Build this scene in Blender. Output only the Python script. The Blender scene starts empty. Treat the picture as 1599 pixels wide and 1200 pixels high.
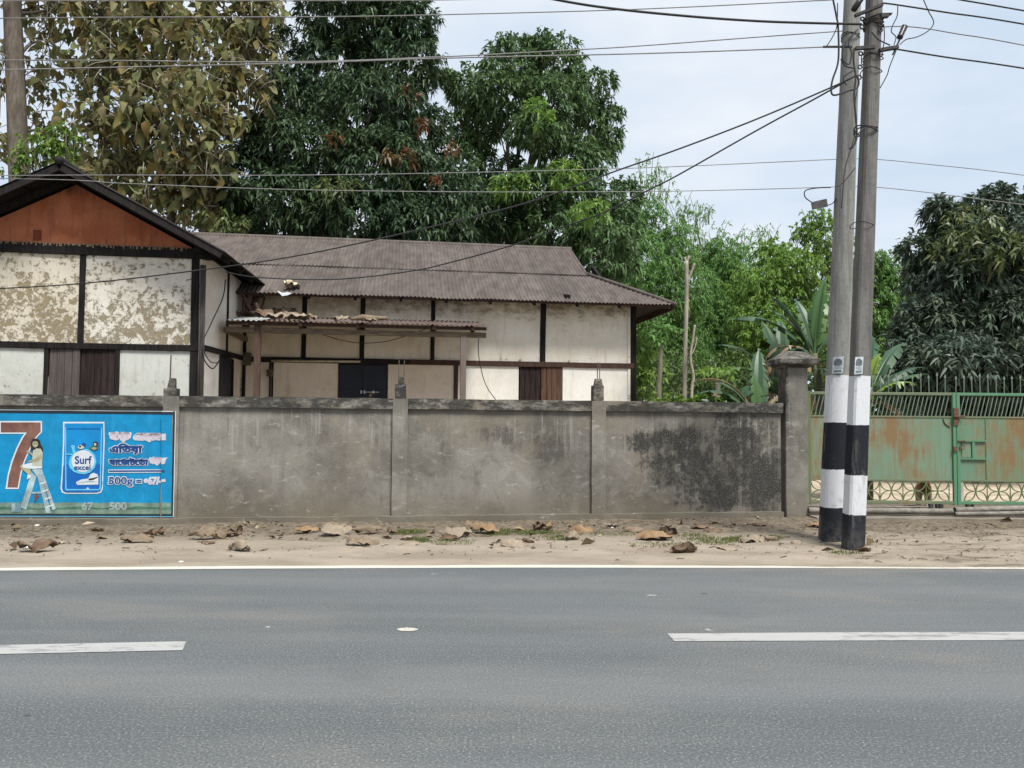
import bpy, bmesh, math, random
import numpy as np
from mathutils import Vector, noise as mnoise

random.seed(7)
RNG = np.random.default_rng(11)
SC = bpy.context.scene
COL = SC.collection
R = math.radians

# ------------------------------------------------------------------ camera
F = 1190.0                       # focal length in pixels of a 1599 px wide picture
CAMZ = 1.5
PITCH = math.atan(50 / F)
ROLL = 0.0085
CAM = Vector((0, 0, CAMZ))
f0 = Vector((0, math.cos(PITCH), math.sin(PITCH)))
r0 = Vector((1, 0, 0))
u0 = r0.cross(f0)
rr = math.cos(ROLL) * r0 + math.sin(ROLL) * u0
uu = -math.sin(ROLL) * r0 + math.cos(ROLL) * u0
cam_d = bpy.data.cameras.new('camera')
cam_d.sensor_width = 36
cam_d.lens = 36 * F / 1599
cam_d.clip_start = 0.05
cam_d.clip_end = 1500
cam = bpy.data.objects.new('camera', cam_d)
COL.objects.link(cam)
from mathutils import Matrix
mw = Matrix.Identity(4)
for i in range(3):
    mw[i][0] = rr[i]; mw[i][1] = uu[i]; mw[i][2] = -f0[i]; mw[i][3] = CAM[i]
cam.matrix_world = mw
SC.camera = cam

# ------------------------------------------------------------------ light
SUN_EL, SUN_AZ = R(60), R(150)    # azimuth clockwise from +Y: behind the camera, to its right
W = bpy.data.worlds.new('World'); SC.world = W; W.use_nodes = True
wn = W.node_tree; wn.nodes.clear()
o_ = wn.nodes.new('ShaderNodeOutputWorld'); bg = wn.nodes.new('ShaderNodeBackground')
sky = wn.nodes.new('ShaderNodeTexSky'); sky.sky_type = 'NISHITA'; sky.sun_disc = False
sky.sun_elevation = SUN_EL; sky.sun_rotation = SUN_AZ; sky.dust_density = 2.0; sky.air_density = 1.0
tc = wn.nodes.new('ShaderNodeTexCoord')
mp = wn.nodes.new('ShaderNodeMapping'); mp.inputs['Scale'].default_value = (1.0, 1.0, 2.6)
nz = wn.nodes.new('ShaderNodeTexNoise'); nz.inputs['Scale'].default_value = 2.1; nz.inputs['Detail'].default_value = 5; nz.inputs['Roughness'].default_value = 0.55
cr = wn.nodes.new('ShaderNodeValToRGB')
cr.color_ramp.elements[0].position = 0.36; cr.color_ramp.elements[0].color = (5.9, 6.95, 8.2, 1)
cr.color_ramp.elements[1].position = 0.62; cr.color_ramp.elements[1].color = (8.2, 8.6, 9.1, 1)
mxw = wn.nodes.new('ShaderNodeMix'); mxw.data_type = 'RGBA'; mxw.inputs[0].default_value = 0.86
L = wn.links.new
L(tc.outputs['Generated'], mp.inputs['Vector']); L(mp.outputs['Vector'], nz.inputs['Vector']); L(nz.outputs['Fac'], cr.inputs['Fac'])
L(sky.outputs['Color'], mxw.inputs[6]); L(cr.outputs['Color'], mxw.inputs[7]); L(mxw.outputs[2], bg.inputs['Color'])
bg.inputs['Strength'].default_value = 0.05
L(bg.outputs['Background'], o_.inputs['Surface'])
sun_d = bpy.data.lights.new('sun', 'SUN'); sun_d.energy = 2.6; sun_d.angle = R(18); sun_d.color = (1.0, 0.965, 0.91)
sun = bpy.data.objects.new('sun', sun_d); COL.objects.link(sun)
sdir = Vector((math.sin(SUN_AZ) * math.cos(SUN_EL), math.cos(SUN_AZ) * math.cos(SUN_EL), math.sin(SUN_EL)))
sun.rotation_euler = sdir.to_track_quat('Z', 'Y').to_euler()
sun.location = sdir * 60
vs = SC.view_settings
vs.view_transform = 'Standard'; vs.look = 'None'; vs.gamma = 1; vs.exposure = 1.25; vs.use_curve_mapping = False

# ------------------------------------------------------------------ layout helpers
def ray(px, py):
    px = float(px); py = float(py)
    return f0 + ((px - 799.5) / F) * rr + ((600 - py) / F) * uu
def at(px, py, Y):
    d = ray(float(px), float(py)); return CAM + d * float(Y / d.y)
def ground(px, py, z=0.0):
    d = ray(float(px), float(py)); return CAM + d * float((z - CAMZ) / d.z)
def unpix(p):
    v = Vector(p) - CAM; k = v.dot(f0)
    return (799.5 + F * v.dot(rr) / k, 600 - F * v.dot(uu) / k)

class Fr:
    """a wall frame: s along, n outwards, z up"""
    def __init__(self, o, e1, n=None):
        self.o = Vector((o[0], o[1], 0)); self.e = Vector((e1[0], e1[1], 0)).normalized()
        self.n = Vector((self.e.y, -self.e.x, 0)) if n is None else Vector((n[0], n[1], 0)).normalized()
    def p(self, s, n, z):
        return self.o + self.e * s + self.n * n + Vector((0, 0, z))
    def hit(self, px, py, n=0.0):
        """where the line of sight through a pixel meets the wall plane: (s, z)"""
        d = ray(px, py); q = self.o + self.n * n
        t = (q - CAM).dot(self.n) / d.dot(self.n)
        P = CAM + d * t
        return ((P - self.o).dot(self.e), P.z)
    def s(self, px, py=600, n=0.0): return self.hit(px, py, n)[0]
    def z(self, px, py, n=0.0): return self.hit(px, py, n)[1]
XY = Fr((0, 0), (1, 0))

WT = {}
def link(o, parent=None, kind=None):
    COL.objects.link(o)
    if parent is not None:
        o.parent = parent
        o.location = o.location - WT.get(parent.name, Vector((0, 0, 0)))
        WT[o.name] = Vector((0, 0, 0))
    if kind: o['kind'] = kind
    return o
def tag(o, label=None, cat=None, group=None, kind=None):
    if label: o['label'] = label
    if cat: o['category'] = cat
    if group: o['group'] = group
    if kind: o['kind'] = kind
    return o
def thing(name, label, cat, loc=(0, 0, 0), group=None):
    o = bpy.data.objects.new(name, None); o.empty_display_size = 0.2
    COL.objects.link(o); o.location = loc; WT[o.name] = Vector(loc)
    return tag(o, label, cat, group)

class MB:
    def __init__(self): self.v = []; self.f = []
    def add(self, vs, fs):
        b = len(self.v); self.v += [tuple(x) for x in vs]; self.f += [tuple(b + i for i in f) for f in fs]
    def quad(self, a, b, c, d): self.add([a, b, c, d], [(0, 1, 2, 3)])
    def box(self, fr, s0, s1, n0, n1, z0, z1):
        P = [fr.p(s, n, z) for z in (z0, z1) for n in (n0, n1) for s in (s0, s1)]
        self.add(P, [(0, 1, 3, 2), (4, 6, 7, 5), (2, 3, 7, 6), (0, 4, 5, 1), (1, 5, 7, 3), (0, 2, 6, 4)])
    def loft(self, rings, cap=True):
        n = len(rings[0]); V = [p for r in rings for p in r]; Fc = []
        for k in range(len(rings) - 1):
            for i in range(n):
                j = (i + 1) % n
                Fc.append((k * n + i, k * n + j, (k + 1) * n + j, (k + 1) * n + i))
        if cap: Fc.append(tuple(range(n - 1, -1, -1))); Fc.append(tuple(range((len(rings) - 1) * n, len(rings) * n)))
        self.add(V, Fc)
    def tube(self, pts, r, sides=6, cap=True):
        pts = [Vector(p) for p in pts]; n = len(pts)
        rad = r if isinstance(r, (list, tuple)) else [r] * n
        rings = []; ref = None
        for i, p in enumerate(pts):
            t = (pts[min(i + 1, n - 1)] - pts[max(i - 1, 0)])
            t = t.normalized() if t.length > 1e-9 else Vector((0, 0, 1))
            if ref is None: ref = Vector((0, 0, 1)) if abs(t.z) < 0.9 else Vector((1, 0, 0))
            a = (ref - t * ref.dot(t)).normalized(); ref = a; b = t.cross(a)
            rings.append([p + (a * math.cos(2 * math.pi * k / sides) + b * math.sin(2 * math.pi * k / sides)) * rad[i] for k in range(sides)])
        self.loft(rings, cap)
    def beam(self, a, b, w, h, wdir, seg=6, amp=0.004, seed=0, taper=1.0):
        """a rough squared timber or concrete member from a to b"""
        a = Vector(a); b = Vector(b); t = (b - a).normalized(); wd = Vector(wdir); wd = (wd - t * wd.dot(t)).normalized(); hd = t.cross(wd)
        rings = []
        for k in range(seg + 1):
            u = k / seg; c = a.lerp(b, u); s = 1 + (taper - 1) * u; ring = []
            for (i, j) in ((-1, -1), (1, -1), (1, 1), (-1, 1)):
                q = c + wd * (i * w / 2 * s) + hd * (j * h / 2 * s)
                nv = mnoise.noise_vector(q * 3.1 + Vector((seed * 7.7, 0, 0)))
                ring.append(q + (wd * nv.x + hd * nv.y) * amp)
            rings.append(ring)
        self.loft(rings)
    def mesh(self, name):
        m = bpy.data.meshes.new(name); m.from_pydata(self.v, [], self.f); m.update(); return m
    def build(self, name, mat, parent=None, kind=None, smooth=False, bevel=0, fix=True):
        m = self.mesh(name)
        if fix:
            bm = bmesh.new(); bm.from_mesh(m); bmesh.ops.recalc_face_normals(bm, faces=bm.faces); bm.to_mesh(m); bm.free()
        if mat: m.materials.append(mat)
        if smooth: m.polygons.foreach_set('use_smooth', [True] * len(m.polygons))
        o = bpy.data.objects.new(name, m); link(o, parent, kind)
        if bevel:
            b = o.modifiers.new('edge', 'BEVEL'); b.width = bevel; b.segments = 2; b.limit_method = 'ANGLE'; b.angle_limit = R(40)
        return o
def inst(name, mesh, parent, loc, rot=(0, 0, 0), scale=(1, 1, 1)):
    o = bpy.data.objects.new(name, mesh); o.location = Vector(loc); o.rotation_euler = rot; o.scale = scale
    return link(o, parent)

# ------------------------------------------------------------------ materials
class G:
    def __init__(s, name, rough=0.85, spec=0.3):
        s.m = bpy.data.materials.new(name); s.m.use_nodes = True; s.t = s.m.node_tree; s.t.nodes.clear()
        s.out = s.t.nodes.new('ShaderNodeOutputMaterial'); s.b = s.t.nodes.new('ShaderNodeBsdfPrincipled')
        s.t.links.new(s.b.outputs[0], s.out.inputs['Surface'])
        s.b.inputs['Roughness'].default_value = rough; s.b.inputs['Specular IOR Level'].default_value = spec
        s.tc = s.t.nodes.new('ShaderNodeTexCoord')
    def set(s, sock, v):
        if isinstance(v, bpy.types.NodeSocket): s.t.links.new(v, sock)
        elif isinstance(v, (tuple, list)) and len(v) == 3 and sock.type == 'RGBA': sock.default_value = (*v, 1)
        else: sock.default_value = v
    def co(s, scale=(1, 1, 1), rot=(0, 0, 0), loc=(0, 0, 0), kind='Object'):
        n = s.t.nodes.new('ShaderNodeMapping'); s.t.links.new(s.tc.outputs[kind], n.inputs['Vector'])
        n.inputs['Scale'].default_value = scale; n.inputs['Rotation'].default_value = rot; n.inputs['Location'].default_value = loc
        return n.outputs[0]
    def noise(s, sc, det=6, ro=0.6, co=None, dist=0.0):
        n = s.t.nodes.new('ShaderNodeTexNoise'); n.inputs['Scale'].default_value = sc; n.inputs['Detail'].default_value = det
        n.inputs['Roughness'].default_value = ro; n.inputs['Distortion'].default_value = dist
        s.t.links.new(co if co is not None else s.co(), n.inputs['Vector']); return n.outputs['Fac']
    def voro(s, sc, co=None, feat='F1'):
        n = s.t.nodes.new('ShaderNodeTexVoronoi'); n.feature = feat; n.inputs['Scale'].default_value = sc
        s.t.links.new(co if co is not None else s.co(), n.inputs['Vector']); return n.outputs[0]
    def step(s, f, a, b, lo=0.0, hi=1.0):
        n = s.t.nodes.new('ShaderNodeMapRange'); n.interpolation_type = 'SMOOTHSTEP'
        s.set(n.inputs[0], f); n.inputs[1].default_value = a; n.inputs[2].default_value = b; n.inputs[3].default_value = lo; n.inputs[4].default_value = hi
        return n.outputs[0]
    def math(s, op, a, b=0.0, clamp=False):
        n = s.t.nodes.new('ShaderNodeMath'); n.operation = op; n.use_clamp = clamp; s.set(n.inputs[0], a); s.set(n.inputs[1], b); return n.outputs[0]
    def mix(s, f, a, b, mode='MIX'):
        n = s.t.nodes.new('ShaderNodeMix'); n.data_type = 'RGBA'; n.blend_type = mode; n.clamp_factor = True
        s.set(n.inputs[0], f); s.set(n.inputs[6], a); s.set(n.inputs[7], b); return n.outputs[2]
    def ramp(s, f, stops):
        n = s.t.nodes.new('ShaderNodeValToRGB'); e = n.color_ramp.elements
        e[0].position = stops[0][0]; e[0].color = (*stops[0][1], 1); e[1].position = stops[-1][0]; e[1].color = (*stops[-1][1], 1)
        for p, c in stops[1:-1]:
            k = e.new(p); k.color = (*c, 1)
        s.set(n.inputs[0], f); return n.outputs[0]
    def xyz(s, kind='Object'):
        n = s.t.nodes.new('ShaderNodeSeparateXYZ'); s.t.links.new(s.tc.outputs[kind], n.inputs[0]); return n.outputs
    def island(s):
        n = s.t.nodes.new('ShaderNodeNewGeometry'); return n.outputs['Random Per Island']
    def objrand(s):
        n = s.t.nodes.new('ShaderNodeObjectInfo'); return n.outputs['Random']
    def bump(s, h, st=0.3, d=0.02):
        n = s.t.nodes.new('ShaderNodeBump'); n.inputs['Strength'].default_value = st; n.inputs['Distance'].default_value = d
        s.t.links.new(h, n.inputs['Height']); s.t.links.new(n.outputs[0], s.b.inputs['Normal'])
    def col(s, c): s.set(s.b.inputs['Base Color'], c); return s
    def blob(s, cx, cz, rx, rz):
        """soft elliptical mask round a spot of a wall (x along the street, z up)"""
        o = s.xyz()
        dx = s.math('DIVIDE', s.math('SUBTRACT', o[0], cx), rx); dz = s.math('DIVIDE', s.math('SUBTRACT', o[2], cz), rz)
        return s.math('ADD', s.math('MULTIPLY', dx, dx), s.math('MULTIPLY', dz, dz))

def plain(name, c, rough=0.8, var=0.25, sc=8.0, spec=0.3, bump=0.0, metal=0.0):
    g = G(name, rough, spec); n = g.noise(sc, 6, 0.65)
    g.col(g.mix(g.step(n, 0.3, 0.7), tuple(x * (1 - var) for x in c), tuple(x * (1 + var) for x in c)))
    g.b.inputs['Metallic'].default_value = metal
    if bump: g.bump(g.noise(sc * 6, 5, 0.7), bump, 0.01)
    return g.m

def mat_asphalt():
    g = G('asphalt', 0.82, 0.35)
    lng = g.noise(1.0, 5, 0.6, g.co((0.10, 1.5, 1)))
    pat = g.noise(0.55, 5, 0.6, g.co((0.6, 1.6, 1), loc=(3, 1, 0)))
    fine = g.noise(72, 4, 0.82); mid = g.noise(20, 6, 0.78)
    base = g.mix(g.step(lng, 0.30, 0.72), (0.074, 0.083, 0.087), (0.100, 0.108, 0.112))
    base = g.mix(g.step(pat, 0.46, 0.74, 0, 0.55), base, (0.165, 0.155, 0.138))
    base = g.mix(g.step(fine, 0.36, 0.50, 0.75, 0), base, (0.045, 0.047, 0.048))
    base = g.mix(g.step(fine, 0.53, 0.67, 0, 0.72), base, (0.30, 0.30, 0.295))
    base = g.mix(g.step(mid, 0.54, 0.74, 0, 0.30), base, (0.055, 0.057, 0.058))
    o = g.xyz(); ly = g.math('SUBTRACT', o[1], g.math('MULTIPLY', g.noise(0.5, 3), 0.5))
    for c0, wd_ in ((6.85, 0.42), (5.75, 0.38), (4.35, 0.45), (3.1, 0.4)):
        d = g.math('ABSOLUTE', g.math('SUBTRACT', ly, c0 - 0.25)); base = g.mix(g.math('MULTIPLY', g.step(d, wd_, 0.05), g.step(lng, 0.3, 0.6, 0.08, 0.26)), base, (0.165, 0.168, 0.168))
    bl = g.noise(1.1, 6, 0.65, g.co((0.8, 1.4, 1), loc=(9, 4, 0))); base = g.mix(g.step(bl, 0.57, 0.70, 0, 0.35), base, (0.075, 0.079, 0.080))
    br = g.noise(2.3, 6, 0.7, g.co((0.7, 1.6, 1), loc=(2, 9, 0))); base = g.mix(g.step(br, 0.60, 0.72, 0, 0.30), base, (0.175, 0.150, 0.118))
    ck = g.voro(0.45, g.co((0.55, 1.3, 1), loc=(1.3, 0.4, 0)), 'DISTANCE_TO_EDGE'); wig = g.math('ADD', g.math('SUBTRACT', ck, 0.012), g.math('MULTIPLY', g.math('SUBTRACT', g.noise(6, 5, 0.7), 0.5), 0.05))
    base = g.mix(g.math('MULTIPLY', g.step(g.math('ABSOLUTE', wig), 0.0035, 0.0008), g.step(g.noise(0.8, 3, 0.5, g.co(loc=(3.3, 1.7, 0))), 0.66, 0.72, 0, 0.4)), base, (0.028, 0.028, 0.028))
    du = g.math('ADD', g.step(ly, 6.6, 7.75), g.math('MULTIPLY', g.math('SUBTRACT', g.noise(3, 6, 0.7, g.co((0.4, 1.5, 1))), 0.5), 1.3)); base = g.mix(g.step(du, 0.6, 1.35, 0, 0.55), base, (0.235, 0.205, 0.168))
    spots = g.voro(1.7, g.co((0.55, 1, 1)))
    base = g.mix(g.math('MULTIPLY', g.step(spots, 0.055, 0.035), g.step(g.noise(9, 2), 0.5, 0.56)), base, (0.33, 0.32, 0.30))
    dk = g.voro(1.3, g.co((0.7, 1, 1), loc=(5, 7, 0)))
    base = g.mix(g.math('MULTIPLY', g.step(dk, 0.05, 0.03), g.step(g.noise(7, 2), 0.52, 0.58)), base, (0.03, 0.03, 0.03))
    g.col(base); g.bump(g.math('ADD', fine, g.math('MULTIPLY', mid, 0.6)), 0.5, 0.006)
    return g.m
def mat_dirt(name='dirt', tint=1.0):
    g = G(name, 0.95, 0.1)
    a = g.noise(1.3, 7, 0.62, g.co((0.6, 1.5, 1))); b = g.noise(14, 6, 0.7); c = g.noise(75, 4, 0.7)
    base = g.mix(g.step(a, 0.35, 0.68), (0.25 * tint, 0.205 * tint, 0.150 * tint), (0.40 * tint, 0.335 * tint, 0.255 * tint))
    base = g.mix(g.step(b, 0.5, 0.74, 0, 0.55), base, (0.16 * tint, 0.128 * tint, 0.09 * tint))
    base = g.mix(g.step(c, 0.58, 0.7, 0, 0.5), base, (0.44, 0.38, 0.30))
    base = g.mix(g.step(c, 0.44, 0.3, 0, 0.6), base, (0.10, 0.085, 0.06))
    g.col(base); g.bump(g.math('ADD', b, g.math('MULTIPLY', c, 0.5)), 0.7, 0.02)
    return g.m
def mat_verge(xr):
    """the sandy verge: darker litter soil near the wall, clean sand near the road"""
    g = G('sandy_verge', 0.95, 0.1)
    o = g.xyz(); edge = g.math('SUBTRACT', o[1], g.math('MULTIPLY', o[0], 0.10))
    a = g.noise(1.6, 7, 0.65, g.co((0.5, 1.5, 1))); b = g.noise(16, 6, 0.72); c = g.noise(85, 4, 0.7)
    sand = g.mix(g.step(a, 0.35, 0.68), (0.235, 0.198, 0.154), (0.335, 0.288, 0.230))
    soil = g.mix(g.step(b, 0.32, 0.66), (0.070, 0.057, 0.042), (0.205, 0.170, 0.128))
    k = g.math('ADD', g.step(edge, 8.2, 10.4), g.math('MULTIPLY', g.math('SUBTRACT', a, 0.5), 1.9))
    base = g.mix(g.step(k, 0.2, 0.85), sand, soil)
    # ruts and drifted litter by the gate
    rut = g.noise(2.4, 6, 0.7, g.co((0.7, 2.6, 1), rot=(0, 0, R(24))))
    base = g.mix(g.math('MULTIPLY', g.step(rut, 0.50, 0.64, 0, 0.75), g.step(o[0], 2.6, 4.2)), base, (0.105, 0.085, 0.06))
    base = g.mix(g.step(c, 0.58, 0.7, 0, 0.45), base, (0.45, 0.39, 0.31))
    base = g.mix(g.step(c, 0.44, 0.3, 0, 0.65), base, (0.085, 0.07, 0.05))
    g.col(base); g.bump(g.math('ADD', g.math('MULTIPLY', a, 1.2), g.math('ADD', b, g.math('MULTIPLY', c, 0.5))), 0.8, 0.03)
    return g.m
def mat_concrete(name, coping=False, patch=None, tone=1.0, pk=0.93):
    g = G(name, 0.92, 0.15)
    a = g.noise(0.9, 8, 0.66); b = g.noise(3.4, 8, 0.7, dist=0.6); c = g.noise(55, 5, 0.72); st = g.noise(2.2, 6, 0.62, g.co((2.6, 2.6, 0.32)))
    base = g.mix(g.step(a, 0.34, 0.66), (0.104 * tone, 0.097 * tone, 0.083 * tone), (0.218 * tone, 0.206 * tone, 0.181 * tone))
    base = g.mix(g.step(b, 0.54, 0.68, 0, 0.55), base, (0.285, 0.275, 0.248))
    base = g.mix(g.step(b, 0.47, 0.32, 0, 0.55), base, (0.080, 0.073, 0.060))
    base = g.mix(g.step(st, 0.52, 0.70, 0, 0.42), base, (0.12, 0.112, 0.096))
    dr = g.noise(2.4, 7, 0.72, g.co((7.5, 7.5, 0.30), loc=(tone * 9, 0, 1))); o_2 = g.xyz(); dm = g.math('ADD', g.step(o_2[2], 0.5, 1.7), g.math('MULTIPLY', g.math('SUBTRACT', a, 0.5), 1.4))
    base = g.mix(g.math('MULTIPLY', g.step(dr, 0.53, 0.66, 0, 0.42), g.step(dm, 0.25, 0.9)), base, (0.070, 0.066, 0.056))
    base = g.mix(g.math('MULTIPLY', g.step(dr, 0.46, 0.36, 0, 0.5), g.step(dm, 0.1, 0.8)), base, (0.30, 0.29, 0.265))
    tan_ = g.noise(0.7, 5, 0.6, g.co(loc=(5, 5, 2))); base = g.mix(g.step(tan_, 0.48, 0.66, 0, 0.45), base, (0.200, 0.168, 0.125))
    base = g.mix(g.step(c, 0.54, 0.72, 0, 0.35), base, (0.34, 0.33, 0.31))
    base = g.mix(g.step(c, 0.46, 0.30, 0, 0.45), base, (0.075, 0.072, 0.065))
    o = g.xyz()
    # damp brown tide near the foot
    foot = g.math('ADD', g.step(o[2], 0.75, 0.05), g.math('MULTIPLY', g.math('SUBTRACT', b, 0.5), 1.2))
    base = g.mix(g.step(foot, 0.25, 1.1, 0, 0.55), base, (0.135, 0.113, 0.082))
    wisp = g.noise(5.5, 7, 0.7, g.co((1, 1, 2.2), loc=(4, 0, 2)))
    base = g.mix(g.step(wisp, 0.58, 0.70, 0, 0.6), base, (0.35, 0.345, 0.325))
    if coping:
        d = g.noise(2.6, 8, 0.75, g.co((1.1, 1.1, 2.4)))
        base = g.mix(g.step(d, 0.38, 0.56, 0, 0.9), base, (0.030, 0.029, 0.026))
        lt = g.noise(6, 6, 0.7, g.co((0.8, 0.8, 3.2), loc=(7, 2, 0)))
        base = g.mix(g.step(lt, 0.56, 0.68, 0, 0.55), base, (0.34, 0.335, 0.315))
        base = g.mix(g.step(d, 0.62, 0.68, 0, 0.9), base, (0.024, 0.023, 0.021))
    else:
        # black run-off below the coping
        top = g.math('ADD', g.step(o[2], 1.25, 1.60), g.math('MULTIPLY', g.math('SUBTRACT', b, 0.5), 2.0))
        base = g.mix(g.step(top, 0.62, 1.35, 0, 0.6), base, (0.075, 0.073, 0.066))
    if patch:
        m = None
        for (cx, cz, rx, rz) in patch:
            q = g.math('SUBTRACT', 1.0, g.blob(cx, cz, rx, rz)); m = q if m is None else g.math('MAXIMUM', m, q)
        spk = g.noise(9, 9, 0.8, dist=0.4); big = g.noise(2.6, 6, 0.65)
        k = g.math('ADD', m, g.math('ADD', g.math('MULTIPLY', g.math('SUBTRACT', big, 0.5), 3.6), g.math('ADD', g.math('MULTIPLY', g.math('SUBTRACT', dr, 0.5), 1.7), g.math('MULTIPLY', g.math('SUBTRACT', spk, 0.5), 4.0))))
        base = g.mix(g.step(k, -0.10, 0.95, 0, pk), base, (0.030, 0.030, 0.028))
        base = g.mix(g.math('MULTIPLY', g.step(k, 0.2, 0.9), g.step(g.noise(48, 4, 0.8), 0.53, 0.62, 0, 0.6)), base, (0.17, 0.165, 0.15))
    g.col(base); g.bump(g.math('ADD', g.math('MULTIPLY', b, 1.0), g.math('MULTIPLY', c, 0.35)), 0.55, 0.015)
    return g.m
def mat_plaster(name, white, under, peel, grime=0.0, seed=0.0, zgrad=None, band=None):
    """lime-washed mud plaster; peel 0..1 is how much of the coat is gone"""
    g = G(name, 0.95, 0.1)
    a = g.noise(1.3, 8, 0.68, g.co(loc=(seed, 0, seed))); p = g.noise(9.5, 11, 0.78, g.co(loc=(seed * 2, 3, 0)), dist=0.3); q = g.noise(26, 6, 0.7)
    base = g.mix(g.step(a, 0.35, 0.70, 0, 0.75), white, tuple(w * f for w, f in zip(white, (0.80, 0.77, 0.70))))
    base = g.mix(g.step(q, 0.5, 0.72, 0, 0.40), base, tuple(w * 0.70 for w in white))
    vs_ = g.noise(2.0, 7, 0.7, g.co((5, 5, 0.6), loc=(seed, seed, 0))); base = g.mix(g.step(vs_, 0.53, 0.68, 0, 0.45), base, tuple(w * f for w, f in zip(white, (0.62, 0.54, 0.42))))
    bl_ = g.noise(2.6, 8, 0.72, g.co(loc=(seed * 3, 0, 2))); base = g.mix(g.step(bl_, 0.56, 0.68, 0, 0.40), base, tuple(w * f for w, f in zip(white, (0.66, 0.55, 0.42))))
    fk = g.noise(17, 6, 0.7); base = g.mix(g.step(fk, 0.70, 0.74, 0, 0.8), base, tuple(u * 0.7 for u in under))
    k = g.math('ADD', g.math('MULTIPLY', p, 0.95), g.math('MULTIPLY', a, 0.30))
    if zgrad:
        o = g.xyz(); k = g.math('ADD', k, g.step(o[2], zgrad[0], zgrad[1], zgrad[2], 0))
    lo = 0.88 - peel * 0.36
    base = g.mix(g.step(k, lo - 0.07, lo - 0.01, 0, 0.55), base, tuple((w + u) / 2 for w, u in zip(white, under)))
    base = g.mix(g.math('MULTIPLY', g.step(k, lo - 0.012, lo), g.step(k, lo + 0.02, lo)), base, tuple(u * 0.35 for u in under))  # thin dark rim: shadow of the flake edges painted into the colour
    base = g.mix(g.step(k, lo, lo + 0.025), base, g.mix(g.step(q, 0.35, 0.65), tuple(u * 0.75 for u in under), under))
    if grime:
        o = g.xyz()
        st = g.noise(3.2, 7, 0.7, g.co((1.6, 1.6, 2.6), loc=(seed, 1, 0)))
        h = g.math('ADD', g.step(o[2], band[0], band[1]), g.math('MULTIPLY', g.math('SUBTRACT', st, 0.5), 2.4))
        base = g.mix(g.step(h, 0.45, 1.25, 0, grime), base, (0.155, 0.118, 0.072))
    g.col(base); g.bump(g.math('ADD', g.step(k, lo, lo + 0.025, 1, 0), g.math('MULTIPLY', q, 0.25)), 0.5, 0.012)
    return g.m
def mat_wood(name, a, b, rough=0.85, along='Z'):
    g = G(name, rough, 0.10)
    sc = {'Z': (14, 14, 0.9), 'X': (0.9, 14, 14)}[along]
    n = g.noise(2.2, 6, 0.65, g.co(sc)); m = g.noise(1.7, 5, 0.6)
    base = g.mix(g.step(n, 0.32, 0.68), a, b)
    base = g.mix(g.step(m, 0.5, 0.75, 0, 0.5), base, tuple(x * 0.55 for x in a))
    r_ = g.objrand(); base = g.mix(g.math('MULTIPLY', r_, 0.35), base, tuple(x * 1.5 for x in b))
    g.col(base); g.bump(n, 0.4, 0.008)
    return g.m
def mat_roof(name, a, b, rust, dirt_, vec=(1, 1, 1), amt=0.5):
    g = G(name, 0.8, 0.2)
    st = g.noise(5.5, 8, 0.72, g.co(vec)); big = g.noise(0.5, 6, 0.6); f = g.noise(30, 5, 0.7)
    base = g.mix(g.step(st, 0.34, 0.66), a, b)
    base = g.mix(g.step(big, 0.52, 0.72, 0, amt), base, dirt_)
    base = g.mix(g.step(g.math('ADD', g.math('MULTIPLY', st, 0.6), g.math('MULTIPLY', f, 0.4)), 0.58, 0.68, 0, 0.75), base, rust)
    rn = g.objrand(); base = g.mix(g.math('MULTIPLY', rn, 0.28), base, tuple(x * 0.55 for x in a))
    g.col(base); g.bump(f, 0.15, 0.004)
    return g.m
def mat_leaf(name, cols, rough=0.45, trans=0.25, spec=0.45, per='island'):
    g = G(name, rough, spec)
    r_ = g.island() if per == 'island' else g.objrand()
    n = len(cols)
    c = g.ramp(r_, [(i / (n - 1), k) for i, k in enumerate(cols)])
    big = g.noise(0.7, 3, 0.5); c = g.mix(g.step(big, 0.35, 0.7, 0, 0.35), c, g.mix(0.6, c, (0.10, 0.13, 0.03)))
    g.col(c)
    if trans:
        t = g.t.nodes.new('ShaderNodeBsdfTranslucent'); g.set(t.inputs['Color'], g.mix(0.6, c, (0.12, 0.16, 0.02), 'ADD') if False else c)
        mx = g.t.nodes.new('ShaderNodeMixShader'); mx.inputs[0].default_value = trans
        g.t.links.new(g.b.outputs[0], mx.inputs[1]); g.t.links.new(t.outputs[0], mx.inputs[2]); g.t.links.new(mx.outputs[0], g.out.inputs['Surface'])
    return g.m
def mat_bark(name, a, b):
    g = G(name, 0.95, 0.1); n = g.noise(3, 8, 0.7, g.co((3, 3, 0.8))); m = g.noise(1.2, 5)
    g.col(g.mix(g.step(m, 0.45, 0.7, 0, 0.4), g.mix(g.step(n, 0.3, 0.7), a, b), tuple(x * 0.6 for x in a))); g.bump(n, 0.7, 0.03); return g.m
def mat_dryleaf(name, a, b):
    g = G(name, 0.85, 0.2); n = g.noise(9, 6, 0.7, kind_co(g)); r_ = g.objrand()
    c = g.mix(g.step(n, 0.32, 0.68), a, b); c = g.mix(g.step(n, 0.56, 0.70, 0, 0.6), c, tuple(x * 0.4 for x in a))
    c = g.mix(g.math('MULTIPLY', r_, 0.4), c, tuple(x * 0.6 for x in b)); g.col(c); g.bump(g.noise(30, 4, 0.6, kind_co(g)), 0.5, 0.01)
    return g.m
def kind_co(g): return g.co()

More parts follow.
